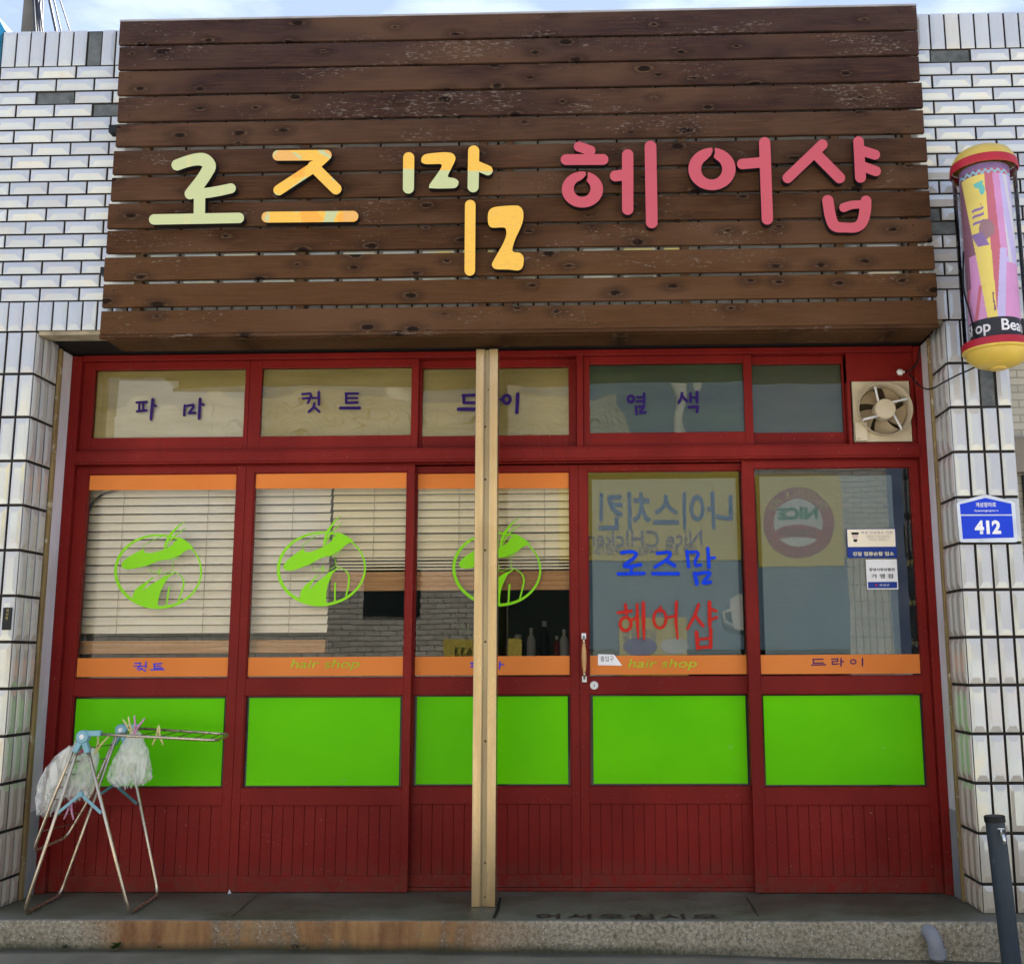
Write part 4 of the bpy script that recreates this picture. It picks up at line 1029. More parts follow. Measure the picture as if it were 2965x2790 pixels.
ZSPLIT = at(1183, 490, -.484).z + .05*at(1183, 490, -.484).x + .006
def face_mat(kind):
    m = M('letter_face_'+kind, .38, 0, .2)
    pale = (.46, .49, .25); amber = (.76, .43, .065); orange = (.75, .31, .045)
    o = m.sep()
    wv = m.n.new('ShaderNodeTexWave'); wv.wave_type = 'RINGS'; wv.rings_direction = 'SPHERICAL'; wv.inputs['Scale'].default_value = 7.0; wv.inputs['Distortion'].default_value = 14; wv.inputs['Detail'].default_value = 2.5; wv.inputs['Detail Scale'].default_value = 2.2
    vm = m.map((1, .2, 1.8)); m.l.new(vm, wv.inputs['Vector'])
    wood = m.mix(m.math('MULTIPLY', m.rng(wv.outputs['Fac'], .55, .95), .55), amber, (.66, .38, .08))
    if kind == 'pale':
        n = m.noise(m.map((3, 1, .3)), 5, 4); c = m.mix(m.math('MULTIPLY', m.rng(n, .62, .72), .45), pale, (.70, .52, .24))
    elif kind == 'amber': c = wood
    elif kind == 'mottled':
        n = m.noise(m.map((1, 1, 1), (2.3, 0, 1.7)), 6.5, 2, .4, 1.0)
        vr = m.n.new('ShaderNodeTexVoronoi'); vr.inputs['Scale'].default_value = 9; m.l.new(m.map((1, 1, 1)), vr.inputs['Vector'])
        sp = m.n.new('ShaderNodeSeparateColor'); m.l.new(vr.outputs['Color'], sp.inputs[0])
        c = m.mix(m.rng(n, .49, .50), pale, wood); c = m.mix(m.math('MULTIPLY', m.rng(sp.outputs[0], .66, .67), .7), c, orange)
    elif kind == 'pink':
        n = m.noise(m.map(), 3, 4); c = m.mix(n, (.41, .066, .092), (.47, .084, .102))
    elif kind == 'split':                               # peeled: amber above, pale film left below
        n = m.noise(m.map((1, 1, 1)), 20, 3)
        e = m.math('ADD', m.math('ADD', o[2], m.math('MULTIPLY', n, .012)), m.math('MULTIPLY', o[0], .05))
        c = m.mix(m.rng(e, ZSPLIT, ZSPLIT+.002), pale, wood)
    m.col(c); return m()
FMT = {k: face_mat(k) for k in ('pale', 'amber', 'mottled', 'pink', 'split')}
EDGE = plain('letter_black_edge', (.012, .010, .012), None, 10, .5)
GOLD = plain('letter_gold_backing', (.42, .30, .07), None, 10, .5)
YL = YF-.044
CA = CR(400, 380, 2.84); CB = CR(1100, 380, 3.976); CC = CR(1580, 360, 3.823); CD = CR(1965, 0, 1.988); CE = CR(2100, 360, 3.823)
def letter(pos, kind, neg=()):
    trace('sign_letter', pos, YL, [FMT[kind], EDGE], sb, neg, 1.0, .036)
letter([CA([(320,278,46),(400,250,47),(480,232,50),(545,238,54),(585,285,54),(560,345,52),(510,420,52),(462,480,52),(428,515,46)], smooth=True), CA([(425,515,40),(560,508,42),(660,492,42),(762,470,41)], smooth=True), CA([(505,520),(503,690)], 47), CA([(132,726),(828,713)], 43)], 'pale')
letter([CA([(1148,200),(1548,197)], 43), CA([(1540,205),(1430,305),(1155,485)], 43), CA([(1440,290),(1626,474)], 46)], 'mottled')
letter([CA([(1060,707),(1766,700)], 45)], 'mottled')
letter([CB([(332,306),(328,655)], 64)], 'split')
letter([CB([(475,340),(490,290),(540,262),(640,250),(740,243),(820,250),(860,280),(868,330),(830,415),(787,500),(790,530),(850,540),(895,565),(905,600),(880,645),(820,658),(590,658),(567,635),(585,595),(640,520),(700,430),(710,395),(690,378),(540,380),(490,365)], smooth=True)], 'split')
letter([CB([(1080,228),(1073,640)], 64), CB([(1110,395),(1242,452)], 57)], 'split')
letter([CB([(1040,852),(1035,1602)], 61)], 'amber')
letter([CB([(1242,1010),(1250,930),(1290,885),(1380,865),(1560,855),(1620,875),(1650,930),(1648,1020),(1620,1110),(1560,1240),(1528,1340),(1530,1380),(1560,1395),(1610,1400),(1650,1440),(1655,1500),(1640,1570),(1590,1602),(1480,1592),(1340,1588),(1297,1560),(1292,1520),(1330,1450),(1420,1290),(1455,1190),(1450,1130),(1420,1108),(1290,1110),(1250,1070)], smooth=True)], 'amber')
letter([CC([(368,248),(495,292)], 56), CC([(226,392),(634,390)], 60)], 'pink')
letter([CC(ell(407, 722, 228, 200, 60))], 'pink', [CC(ell(404, 712, 93, 92, 40)), CC([(437,515),(470,515),(466,585),(453,622),(470,650),(494,685),(316,688),(350,648),(420,594),(446,560)])])
letter([CC([(772,572),(860,562)], 61), CC([(908,340),(908,940)], 63)], 'pink')
letter([CC([(1160,247),(1175,1086)], 65)], 'pink')
letter([CD(ell(192, 973, 136, 122, 60))], 'pink', [CD(ell(190, 974, 61, 60, 40)), CD([(191,838),(207,838),(209,880),(202,905),(222,925),(246,952),(132,958),(155,925),(186,895),(196,868)])])
letter([CE([(188,440),(400,422)], 58), CE([(436,206),(466,1048)], 63)], 'pink')
letter([CE([(1075,226),(692,594)], 58), CE([(1005,330),(1265,593)], 61)], 'pink')
letter([CE([(1475,192,58),(1498,588,60)]), CE([(1490,285),(1658,338)], 56), CE([(1505,460),(1668,520)], 55)], 'pink')
letter([CE([(1135,845,62),(1165,1020,62),(1215,1125,60),(1330,1143,54),(1450,1138,56),(1518,1078,60),(1548,960,64),(1558,850,60)], smooth=True), CE([(1500,888,46),(1400,893,46),(1312,922,50)], smooth=True)], 'pink')

# ================================================================== STEEL POST
ps = thing('steel_post', 'tall brushed steel post standing on the step before the doors', 'post', (-.009, -.279, ZS))
b = MB(); y0, y1 = -.279, -.195
b.box(-.060, -.0225, y0, y1, ZS+.0005, 2.638); link('post_channel', b.mesh('post_channel', MAT['steel']), ps, bevel=.0025)
b = MB(); b.box(.0035, .042, y0, y1, ZS+.0005, 2.638); link('post_channel', b.mesh('post_channel', MAT['steel']), ps, bevel=.0025)
b = MB(); b.box(-.0225, .0035, y0+.014, y1-.004, ZS+.001, 2.636); b.box(-.0225, -.0195, y0+.003, y0+.014, ZS+.001, 2.636); b.box(.0005, .0035, y0+.003, y0+.014, ZS+.001, 2.636)
link('post_groove', b.mesh('post_groove', steel('groove_steel', (.36, .29, .18), .4)), ps)
for i, py in enumerate((1128, 1235, 1343, 1387, 1496, 1592, 1745, 1857, 2003, 2145, 2355, 2497, 2556, 2596)):
    q = at(1411+(-6 if i % 2 else 5), py, y0+.012); b = MB(); b.lathe([(0, -.0035), (.0045, -.003), (.0052, .002)], (q.x, y0+.0135, q.z), 8, 'Y'); link('bolt', b.mesh('bolt', plain('rusted_bolt', (.05, .025, .012), None, 30, .7)), ps)

# ================================================================== BARBER POLE
BX, BY = 2.1875, -.62
zt_, zb2 = at(2846, 475, BY).z, at(2884, 985, BY).z
bp = thing('barber_pole', 'colourful striped barber pole with yellow domed caps on the right pillar', 'barber pole', (BX, BY, zb2))
Yel = plain('yellow_cap_plastic', (.56, .40, .07), (.48, .33, .06), 7, .35, wear=((.30, .22, .08), .36, 22)); Redp = plain('crimson_band_plastic', (.36, .020, .035), (.29, .017, .03), 7, .35)
R0 = .132
z_a, z_b = 3.304, 2.535     # tube top / bottom
b = MB(); b.lathe([(R0+.006, -.008), (R0+.010, 0), (R0+.006, .030)], (BX, BY, z_a), 64); link('cap_band', b.mesh('cap_band', Redp), bp, smooth_angle=35)
b = MB(); b.lathe([(R0+.004, .030), (R0-.004, .052), (R0*.85, .078), (R0*.6, .098), (R0*.3, .108), (0, .110)], (BX, BY, z_a), 64); link('top_cap', b.mesh('top_cap', Yel), bp, smooth_angle=50)
b = MB(); b.lathe([(0, -.002), (R0+.006, -.004), (R0+.010, -.012), (R0+.008, -.036)], (BX, BY, z_b), 64); link('cap_band', b.mesh('cap_band', Redp), bp, smooth_angle=35)
b = MB(); b.lathe([(R0+.008, -.036), (R0+.006, -.044), (R0-.004, -.048), (R0*.93, -.066), (R0*.72, -.092), (R0*.45, -.106), (.034, -.110), (.032, -.116), (0, -.117)], (BX, BY, z_b), 64); link('bottom_cap', b.mesh('bottom_cap', Yel), bp, smooth_angle=50)
b = MB(); b.lathe([(R0, z_b-z_a), (R0, 0)], (BX, BY, z_a), 64); link('clear_tube', b.mesh('clear_tube', MAT['tube_glass'], True), bp, recalc=False)
# printed drum: colours by angle and height
cols = {'yel': (.80, .62, .06), 'red': (.50, .05, .10), 'pur': (.20, .08, .30), 'pink': (.62, .22, .48), 'lil': (.50, .42, .72), 'mar': (.17, .015, .06), 'blk': (.03, .03, .035), 'teal': (.06, .48, .42), 'brn': (.25, .10, .12), 'sky': (.20, .52, .66), 'pale': (.62, .60, .62)}
ck = list(cols); cols = {k: tuple(.82*x+.10 for x in v) if k not in ('blk',) else v for k, v in cols.items()}; dm = [plain('drum_'+k, cols[k], tuple(x*.9 for x in cols[k]), 12, .4) for k in ck]
NA, NZ = 260, 400; rd = .103; b = MB(); vs = []
for j in range(NZ+1):
    for i in range(NA): a = 2*PI*i/NA; vs.append((BX+rd*math.cos(a), BY+rd*math.sin(a), z_b+(z_a-z_b)*j/NZ))
b.v = vs
ca = math.atan2(CAM.y-BY, CAM.x-BX)
def drumcol(u, v):
    """u: -1..1 across the visible face (left to right), v: 0 bottom .. 1 top"""
    if v > .965: return 'pur'
    if v > .935: return 'sky' if abs(v-.950-.008*math.sin(u*26)) < .007 else ('mar' if u < -.3 else 'red')
    if v < .11: return 'blk'
    if (u+.25)**2/.035+(v-.895)**2/.0016 < 1 and v < .90+.03*u: return 'teal'
    if (u+.12)**2/.012+(v-.845)**2/.0009 < 1: return 'teal'
    if v < .60 and v > .52 and (u+.45-(v-.56)*-3.0) > -.1 and (u+.45-(v-.56)*-3) < .35: return 'pur'
    if (u+.05)**2/.09+(v-.61)**2/.0036 < 1 and v > .55+.10*max(0, u+.1): return 'brn'
    for c_ in (.66, .70, .735):
        if abs(v-c_-.05*(u+.35)-.006*math.sin(9*u)) < .008 and -.55 < u < -.12: return 'pur'
    if (u+.2)**2/.0007+(v-.76)**2/.00006 < 1: return 'red'
    if (u-.03-.02*math.sin(50*v))**2 < .0009 and .145 < v < .25: return 'mar'
    le = -.95+.80*(1-v); re = .0+.14*(1-v)      # yellow blade
    if v < .55: le = -.95+.80*.45+(.55-v)*.75
    if le < u < re: return 'yel'
    if u >= re:
        ed = .42+.25*(1-v)
        if v < .50 and u > re+.02+(v-.15)*.9 and u < re+.32+(v-.15)*.75: return 'lil'
        if v < .15+.9*(u-re) and v < .42: return 'pink'
        if u < ed-.12: return 'red'
        if u < ed+.14: return 'pink' if v > .45 else 'lil'
        return 'lil' if (u*3+v*2) % 1 > .35 else 'pale'
    if v > .48: return 'mar'
    if v > .30: return 'pink' if u > -.8 else 'mar'
    return 'pink' if (u*2.2-v*3) % 1 > .3 else 'red'
for j in range(NZ):
    v = (j+.5)/NZ
    for i in range(NA):
        a = 2*PI*(i+.5)/NA-ca
        a = (a+PI) % (2*PI)-PI; u = math.sin(a) if abs(a) < PI/2 else (2-abs(math.sin(a)))*(1 if a > 0 else -1)
        b.f.append([j*NA+i, j*NA+(i+1) % NA, (j+1)*NA+(i+1) % NA, (j+1)*NA+i]); b.mi.append(ck.index(drumcol(u, v)))
link('printed_drum', b.mesh('printed_drum', dm, True), bp, recalc=False)
me = text_mesh('drum_words', 'Hair Shop  Beauty', .068, MAT['paper'], 0, 1.0, .0012)
xs_ = [v.co.x for v in me.vertices]; cx_ = 0
import statistics
xmin, xmax = min(xs_), max(xs_)
ref_x = xmin+(xmax-xmin)*.575                     # the gap between the two words faces the lens
for v in me.vertices:
    a = ca+(v.co.x-ref_x)/(rd+.001)-.02; v.co = (BX+(rd+.0015)*math.cos(a), BY+(rd+.0015)*math.sin(a), z_b+.047+v.co.y)
link('drum_words', me, bp, recalc=False)
b = MB()
for zz in (z_a-.03, z_b+.02): b.box(BX-.02, BX+.02, BY+.10, YW-.005, zz-.01, zz+.01)
b.box(BX-.03, BX+.03, YW-.012, YW-.004, z_b-.02, z_a); link('wall_bracket', b.mesh('wall_bracket', plain('bracket_grey', (.25, .25, .24), None, 10, .5)), bp, bevel=.001)
b = MB(); b.tube(spl([(BX-.10, BY+.03, z_b+.42), (BX-.118, BY+.01, z_b+.25), (BX-.112, BY-.03, z_b+.12), (BX-.105, BY-.05, z_b-.0)], 6), .004, 8); link('inner_wire', b.mesh('inner_wire', MAT['black'], True), bp)

# ================================================================== HOUSE NUMBER PLATE
hp = thing('house_number_plate', 'blue pentagonal house number plate reading 412 on the right pillar', 'number plate', (2.183, YW-.02, 1.72))
yp = YW-.016
pent = [A3([(1600,212),(1620,200),(1752,164),(1780,164),(1918,198),(1936,212),(1953,415),(1952,432),(1938,436),(1632,436),(1619,430),(1617,415)])]
trace('plate_border', pent, yp-.003, plain('plate_border_white', (.62, .66, .72), None, 10, .4), hp, step=.6, thick=.006)
trace('plate_upper_field', [A3([(1618,218),(1766,181),(1914,214),(1919,276),(1623,276)])], yp-.0038, MAT['sign_blue'], hp, step=.6)
trace('plate_lower_field', [A3([(1625,284),(1921,283),(1930,409),(1636,417)])], yp-.0038, MAT['sign_blue'], hp, step=.6)
q = at(1965+1777/1.988, 1350+350/1.988, yp); text('plate_number', '412', (q.x, yp-.0045, q.z), .06, MAT['paper'], hp, width=.112, height=.060, bold=.0028, tilt=0)
q = at(1965+1766/1.988, 1350+221/1.988, yp); text('plate_street_name', '계성장마로', (q.x, yp-.0045, q.z), .03, MAT['paper'], hp, width=.088, height=.021, bold=.0006)
q = at(1965+1769/1.988, 1350+256/1.988, yp); text('plate_street_name', 'Gyeseongjangma-ro', (q.x, yp-.0045, q.z), .02, MAT['paper'], hp, width=.104, height=.011, bold=.0002)

# small black name plate on left pillar
q1, q2 = at(20/1.988, 1350+812/1.988, YW-.014), at(60/1.988, 1350+940/1.988, YW-.014)
t = thing('name_plate', 'tiny black and gold vertical name plate on the left pillar', 'name plate', ((q1.x+q2.x)/2, YW-.012, q2.z))
b = MB(); b.box(q1.x, q2.x, YW-.016, YW-.009, q2.z, q1.z); link('plate_board', b.mesh('plate_board', MAT['black']), t, bevel=.001)
for i, ch in enumerate('계성면'):
    text('plate_character', ch, ((q1.x+q2.x)/2, YW-.0168, q1.z-.013-.0165*i), .015, plain('gold_ink', (.45, .36, .12), None, 9, .4), t)
q = at(1965+1962/1.988, 1350+832/1.988, YW-.014)
for i, ch in enumerate('전기수'):
    pass

# ================================================================== STICKERS ON THE LAST PANE
yg = .0085
def rect(px0, py0, px1, py1): a, b = at(px0, py0, yg), at(px1, py1, yg); return a.x, b.x, b.z, a.z
SK = lambda x, y: (2400+x/3.5186, 1480+y/3.5186)
x0, x1, z0, z1 = rect(*SK(178, 178), *SK(695, 470))
t = thing('police_sticker', 'cream and navy police patrol sticker on the last pane', 'sticker', ((x0+x1)/2, yg, z0))
b = MB(); b.box(x0, x1, yg-.001, yg, z0, z1); link('sticker_base', b.mesh('sticker_base', MAT['navy']), t)
zs = z0+(z1-z0)*.375
b = MB(); b.quad((x0+.003, yg-.0016, zs), (x1-.004, yg-.0016, zs), (x1-.004, yg-.0016, z1-.003), (x0+.003, yg-.0016, z1-.003)); link('sticker_field', b.mesh('sticker_field', MAT['cream']), t, recalc=False)
w = x1-x0
text('sticker_words', '여성 안심업소 지정', (x0+w*.61, yg-.0022, z1-.0185), .02, plain('violet_ink', (.16, .12, .30), None, 9, .5), t, width=w*.64, height=.014)
text('sticker_words', '경찰 집중순찰 업소', (x0+w*.52, yg-.0022, z0+.0185), .02, MAT['letter_cream'], t, width=w*.84, height=.019, bold=.0005)
for i, (ln, s_) in enumerate((('범죄예방과 여성안전을 위하여', 1), ('경찰관이 수시로 순찰합니다', .9), ('긴급신고는 국번없이 112', .85), ('안심하고 이용하세요', .7))):
    text('sticker_small_print', ln, (x0+w*.64, yg-.0022, z1-.034-.0072*i), .006, MAT['grey_ink'], t, width=w*.5*s_, height=.0048)
# generic cap-and-face badge
b = MB(); cx, cz = x0+w*.17, z1-.030
b.lathe([(0, 0), (.015, 0)], (cx, yg-.0020, cz-.004), 20, 'Y'); link('badge_face', b.mesh('badge_face', plain('badge_skin', (.66, .50, .44), None, 9, .5)), t, recalc=False)
b = MB(); b.quad((cx-.016, yg-.0024, cz+.002), (cx+.016, yg-.0024, cz+.002), (cx+.018, yg-.0024, cz+.013), (cx-.018, yg-.0024, cz+.013)); b.quad((cx-.006, yg-.0024, cz-.033), (cx+.006, yg-.0024, cz-.033), (cx+.011, yg-.0024, cz-.020), (cx-.011, yg-.0024, cz-.020)); link('badge_cap', b.mesh('badge_cap', MAT['black']), t, recalc=False)
x0, x1, z0, z1 = rect(*SK(374, 490), *SK(708, 793)); w = x1-x0
t = thing('voucher_sticker', 'white and navy gift voucher member sticker on the last pane', 'sticker', ((x0+x1)/2, yg, z0))
b = MB(); b.box(x0, x1, yg-.001, yg, z0, z1); link('sticker_base', b.mesh('sticker_base', MAT['paper']), t, bevel=.0004)
zs = z0+(z1-z0)*.25
b = MB(); b.quad((x0+.005, yg-.0016, z0+.005), (x1-.005, yg-.0016, z0+.005), (x1-.005, yg-.0016, zs), (x0+.005, yg-.0016, zs)); link('sticker_field', b.mesh('sticker_field', MAT['navy']), t, recalc=False)
text('sticker_words', '창녕사랑상품권', ((x0+x1)/2, yg-.0022, z0+(z1-z0)*.66), .02, MAT['grey_ink'], t, width=w*.82, height=.015, bold=.0005)
text('sticker_words', '가 맹 점', ((x0+x1)/2, yg-.0022, z0+(z1-z0)*.44), .02, MAT['grey_ink'], t, width=w*.70, height=.021, bold=.0005)
text('sticker_words', '창녕군', ((x0+x1)/2+.008, yg-.0022, (z0+.005+zs)/2), .01, MAT['paper'], t, width=w*.32, height=.009)
b = MB(); b.lathe([(0, 0), (.005, 0)], (x0+w*.30, yg-.0022, (z0+.005+zs)/2), 14, 'Y'); link('crest_dot', b.mesh('crest_dot', MAT['red_ink']), t, recalc=False)

# ================================================================== DRYING RACK
def fillet(P, r, n=5):
    P = [Vector(p) for p in P]; out_ = [P[0]]
    for i in range(1, len(P)-1):
        a = (P[i-1]-P[i]); b_ = (P[i+1]-P[i]); rr = min(r, a.length*.45, b_.length*.45)
        s_ = P[i]+a.normalized()*rr; e = P[i]+b_.normalized()*rr
        for k in range(n+1):
            t = k/n; out_.append(s_*(1-t)**2+P[i]*2*t*(1-t)+e*t*t)
    out_.append(P[-1]); return out_
RK = lambda x, y: (60+x/2.835, 2040+y/2.835)
FA = at(*RK(515, 260), -.465); RA = at(*RK(830, 205), -.085)
P1, P2, P3, P4 = atz(*RK(893, 1712), ZS+.008), atz(*RK(1132, 1560), ZS+.008), atz(*RK(12, 1722), ZS+.008), atz(*RK(322, 1562), ZS+.008)
rack = thing('drying_rack', 'folding steel clothes drying rack with pale blue joints on the step', 'drying rack', ((FA.x+RA.x)/2, -.27, ZS))
rt = .0072
b = MB(); b.tube(fillet([FA+Vector((.018, 0, -.04)), P1, P2, RA+Vector((.02, 0, -.02))], .055), rt, 12); link('leg_frame', b.mesh('leg_frame', MAT['chrome'], True), rack)
b = MB(); b.tube(fillet([FA+Vector((-.02, .005, -.04)), P3+Vector((.004, .0, 0)), P4, RA+Vector((-.015, -.01, -.02))], .055), rt, 12); link('leg_frame', b.mesh('leg_frame', MAT['chrome'], True), rack)
# right wing, raised level
wf = at(*RK(1615, 292), -.44); wr = at(*RK(1715, 240), -.10)
right = fillet([FA+Vector((.03, 0, .012)), wf, wr, RA+Vector((.03, 0, .01))], .06)
b = MB(); b.tube(right, .0062, 12); link('wing_frame', b.mesh('wing_frame', MAT['chrome'], True), rack)
for f in (.18, .36, .52, .66, .80, .92):
    a = (FA+Vector((.03, 0, .012))).lerp(wf, f); c = (RA+Vector((.03, 0, .01))).lerp(wr, f)
    b = MB(); b.tube([a, c], .0022, 6); link('rack_wire', b.mesh('rack_wire', MAT['oldsteel'], True), rack)
# left wing, folded down
lf = at(*RK(100, 1205), -.44); lr = at(*RK(375, 1085), -.13)
left = fillet([FA+Vector((-.03, .01, -.01)), at(*RK(260, 790), -.45), lf, lr, at(*RK(545, 800), -.12), RA+Vector((-.02, 0, -.01))], .045)
b = MB(); b.tube(left, .0062, 12); link('wing_frame', b.mesh('wing_frame', MAT['chrome'], True), rack)
lfa, lra = FA+Vector((-.03, .01, -.01)), RA+Vector((-.02, 0, -.01)); m1, m2 = at(*RK(260, 790), -.45), at(*RK(545, 800), -.12)
for f in (.18, .38, .58, .78, .97):
    b = MB(); b.tube([lfa.lerp(m1, f), lra.lerp(m2, f)], .0022, 6); link('rack_wire', b.mesh('rack_wire', MAT['oldsteel'], True), rack)
for f in (.3, .6):
    b = MB(); b.tube([m1.lerp(lf, f), m2.lerp(lr, f)], .0020, 6); link('rack_wire', b.mesh('rack_wire', MAT['oldsteel'], True), rack)
LB = plain('pale_blue_plastic', (.22, .42, .47), (.17, .34, .40), 14, .4)
def joint(C, s=1.0):
    b = MB(); b.lathe([(0, -.016), (.024, -.016), (.027, -.012), (.027, .012), (.0, .014)], C, 28, 'Y')
    link('hinge_joint', b.mesh('hinge_joint', LB), rack, smooth_angle=40)
    for d, l in ((Vector((.35, 0, -1)), .055), (Vector((-.5, 0, -1)), .055), (Vector((1, 0, .03)), .060)):
        d = d.normalized(); e = d.cross(Vector((0, 1, 0)))
        b = MB(); st = C+d*.016+Vector((0, 0, .012 if d.z > -.2 else 0))
        b.obox(st+d*l*.5, d*l*.5, Vector((0, 1, 0))*.011, e*.0115); link('hinge_sleeve', b.mesh('hinge_sleeve', LB), rack, bevel=.003)
    b = MB(); b.lathe([(0, -.020), (.010, -.019), (.011, -.016)], C, 20, 'Y'); link('hinge_pin', b.mesh('hinge_pin', MAT['white']), rack, smooth_angle=40)
joint(FA); joint(RA)
def brace(C, e1, e2, m):
    for e in (e1, e2):
        d = (e-C); L_ = d.length; d.normalize(); s_ = d.cross(Vector((0, 1, 0))).normalized()
        b = MB(); b.obox(C+d*L_*.5, d*L_*.5, Vector((0, 1, 0))*.003, s_*.0062); link('brace_arm', b.mesh('brace_arm', m), rack, bevel=.0012)
    b = MB(); b.lathe([(0, -.007), (.011, -.007), (.011, .006), (0, .007)], C, 18, 'Y'); link('brace_pivot', b.mesh('brace_pivot', m), rack, smooth_angle=40)
brace(at(*RK(493, 730), -.46), at(*RK(285, 903), -.46), at(*RK(662, 888), -.455), LB)
brace(at(*RK(770, 652), -.10), at(*RK(955, 812), -.10), at(*RK(655, 730), -.10), plain('dark_blue_plastic', (.06, .16, .17), None, 14, .5))  # rear brace in a darker blue than the front one

# plastic bags
def bagmat():
    m = bpy.data.materials.new('thin_plastic_film'); m.use_nodes = True; t = m.node_tree; n = t.nodes; l = t.links
    p = n['Principled BSDF']; p.inputs['Base Color'].default_value = (.92, .92, .86, 1); p.inputs['Roughness'].default_value = .25
    o = n['Material Output']; tr = n.new('ShaderNodeBsdfTransparent'); tl = n.new('ShaderNodeBsdfTranslucent'); tl.inputs['Color'].default_value = (.85, .85, .78, 1)
    m1 = n.new('ShaderNodeMixShader'); m2 = n.new('ShaderNodeMixShader'); m1.inputs[0].default_value = .35
    c = n.new('ShaderNodeTexCoord'); nz_ = n.new('ShaderNodeTexNoise'); nz_.inputs['Scale'].default_value = 10; nz_.inputs['Detail'].default_value = 2.5; nz_.inputs['Distortion'].default_value = 2.2; mp_ = n.new('ShaderNodeMapping'); mp_.inputs['Scale'].default_value = (1.5, 1.5, .8); l.new(c.outputs['Object'], mp_.inputs['Vector'])
    r = n.new('ShaderNodeMapRange'); r.inputs['From Min'].default_value = .35; r.inputs['From Max'].default_value = .65; r.inputs['To Min'].default_value = .16; r.inputs['To Max'].default_value = .62
    bp_ = n.new('ShaderNodeBump'); bp_.inputs['Strength'].default_value = .35; bp_.inputs['Distance'].default_value = .006
    l.new(mp_.outputs[0], nz_.inputs['Vector']); l.new(nz_.outputs['Fac'], r.inputs['Value']); l.new(nz_.outputs['Fac'], bp_.inputs['Height']); l.new(bp_.outputs[0], p.inputs['Normal'])
    l.new(p.outputs[0], m1.inputs[1]); l.new(tl.outputs[0], m1.inputs[2]); l.new(r.outputs[0], m2.inputs[0]); l.new(tr.outputs[0], m2.inputs[1]); l.new(m1.outputs[0], m2.inputs[2]); l.new(m2.outputs[0], o.inputs['Surface'])
    return m
BAG = bagmat()
def bag(name, label, prof, Yc, depth, seed, tint=None):
    """prof: rows of (xl, xr, y) in rack-crop pixels, top to bottom"""
    b = MB(); n = 96; rows_ = []
    P = spl([(float(a), float(c), float(y)) for a, c, y in prof], 8); K = len(P)
    for k, (xl, xr, y) in enumerate(P):
        a, c = at(*RK(xl, y), Yc), at(*RK(xr, y), Yc); cx, hw, z = (a.x+c.x)/2, (c.x-a.x)/2, (a.z+c.z)/2; t = k/(K-1)
        rows_.append((cx, hw, z, t))
    vs = []
    for cx, hw, z, t in rows_:
        for i in range(n):
            a = 2*PI*i/n; f = 1+(.04+.12*t)*math.sin(a*8+seed+1.2*math.sin(t*3))*.6+(.04+.10*t)*noise.noise(Vector((math.cos(a)*2.6, math.sin(a)*2.6+seed, t*2)))*1.6-.16*(.25+t)*abs(noise.noise(Vector((math.cos(a)*3.2, math.sin(a)*3.2+seed, t*3.4))))-.10*abs(noise.noise(Vector((math.cos(a)*7, math.sin(a)*7+seed, t*8))))+.05
            dz = .011*t**6*noise.noise(Vector((math.cos(a)*5, math.sin(a)*5, seed)))*3
            vs.append((cx+hw*f*.95*math.cos(a), Yc+depth*(.25+.75*t)*f*math.sin(a), z+dz+.006*noise.noise(Vector((a*2, t*9, seed)))))
    b.add(vs, [(k*n+i, k*n+(i+1) % n, (k+1)*n+(i+1) % n, (k+1)*n+i) for k in range(K-1) for i in range(n)])
    vs2 = [(v[0]*1.0+(rows_[0][0]-v[0])*.28, Yc+(v[1]-Yc)*.6, v[2]+.006) for v in vs]
    b.add(vs2, [(k*n+i, k*n+(i+1) % n, (k+1)*n+(i+1) % n, (k+1)*n+i) for k in range(K-1) for i in range(n)])
    o = link(name, b.mesh(name, BAG, True), recalc=False); return tag(o, label, 'bag', 'plastic bags on the rack')
bag('plastic_bag', 'leftmost and longest clear plastic bag hung over the folded wing', [(385, 440, 348), (310, 440, 400), (230, 420, 490), (170, 390, 590), (140, 345, 680), (130, 290, 780), (165, 235, 890)], -.40, .055, 1)
bag('plastic_bag', 'middle clear plastic bag between the blue joint and front leg', [(560, 600, 362), (485, 638, 400), (440, 635, 480), (400, 610, 580), (350, 590, 680), (340, 560, 765)], -.33, .05, 5)
bag('plastic_bag', 'rightmost crumpled plastic bag clipped under the raised wing', [(900, 985, 228), (850, 1010, 290), (800, 1045, 370), (755, 1060, 460), (722, 1078, 560), (715, 1070, 610), (790, 1000, 655)], -.30, .06, 9)

# pegs
PEGM = {'pink': plain('pink_peg_plastic', (.66, .33, .47), None, 20, .4, spec=.08), 'yellow': plain('yellow_peg_plastic', (.72, .66, .28), None, 20, .4, spec=.08), 'rose': plain('rose_peg_plastic', (.40, .10, .16), None, 20, .4, spec=.08)}
def peg(label, px, py, Y, ang, col, spread=.30, L_=.072):
    C = at(*RK(px, py), Y); t = thing('clothes_peg', label, 'clothes peg', C, 'clothes pegs')
    for s_ in (-1, 1):
        d1 = Vector((math.sin(ang+s_*spread), 0, math.cos(ang+s_*spread))); d0 = Vector((math.sin(ang+s_*.10), 0, math.cos(ang+s_*.10)))
        n_ = Vector((math.cos(ang), 0, -math.sin(ang)))*s_
        b = MB(); b.tube([C-d0*L_*.42+n_*.0025, C-d0*L_*.2+n_*.006, C+n_*.0045, C+d1*L_*.3+n_*.003, C+d1*L_*.62+n_*.003], [.0036, .0045, .0052, .0045, .0034], 8); link('peg_half', b.mesh('peg_half', PEGM[col], True), t)
    b = MB(); b.lathe([(.0022, -.006), (.0045, -.006), (.0045, .006), (.0022, .006)], C, 12, 'Y'); link('peg_spring', b.mesh('peg_spring', MAT['oldsteel']), t)
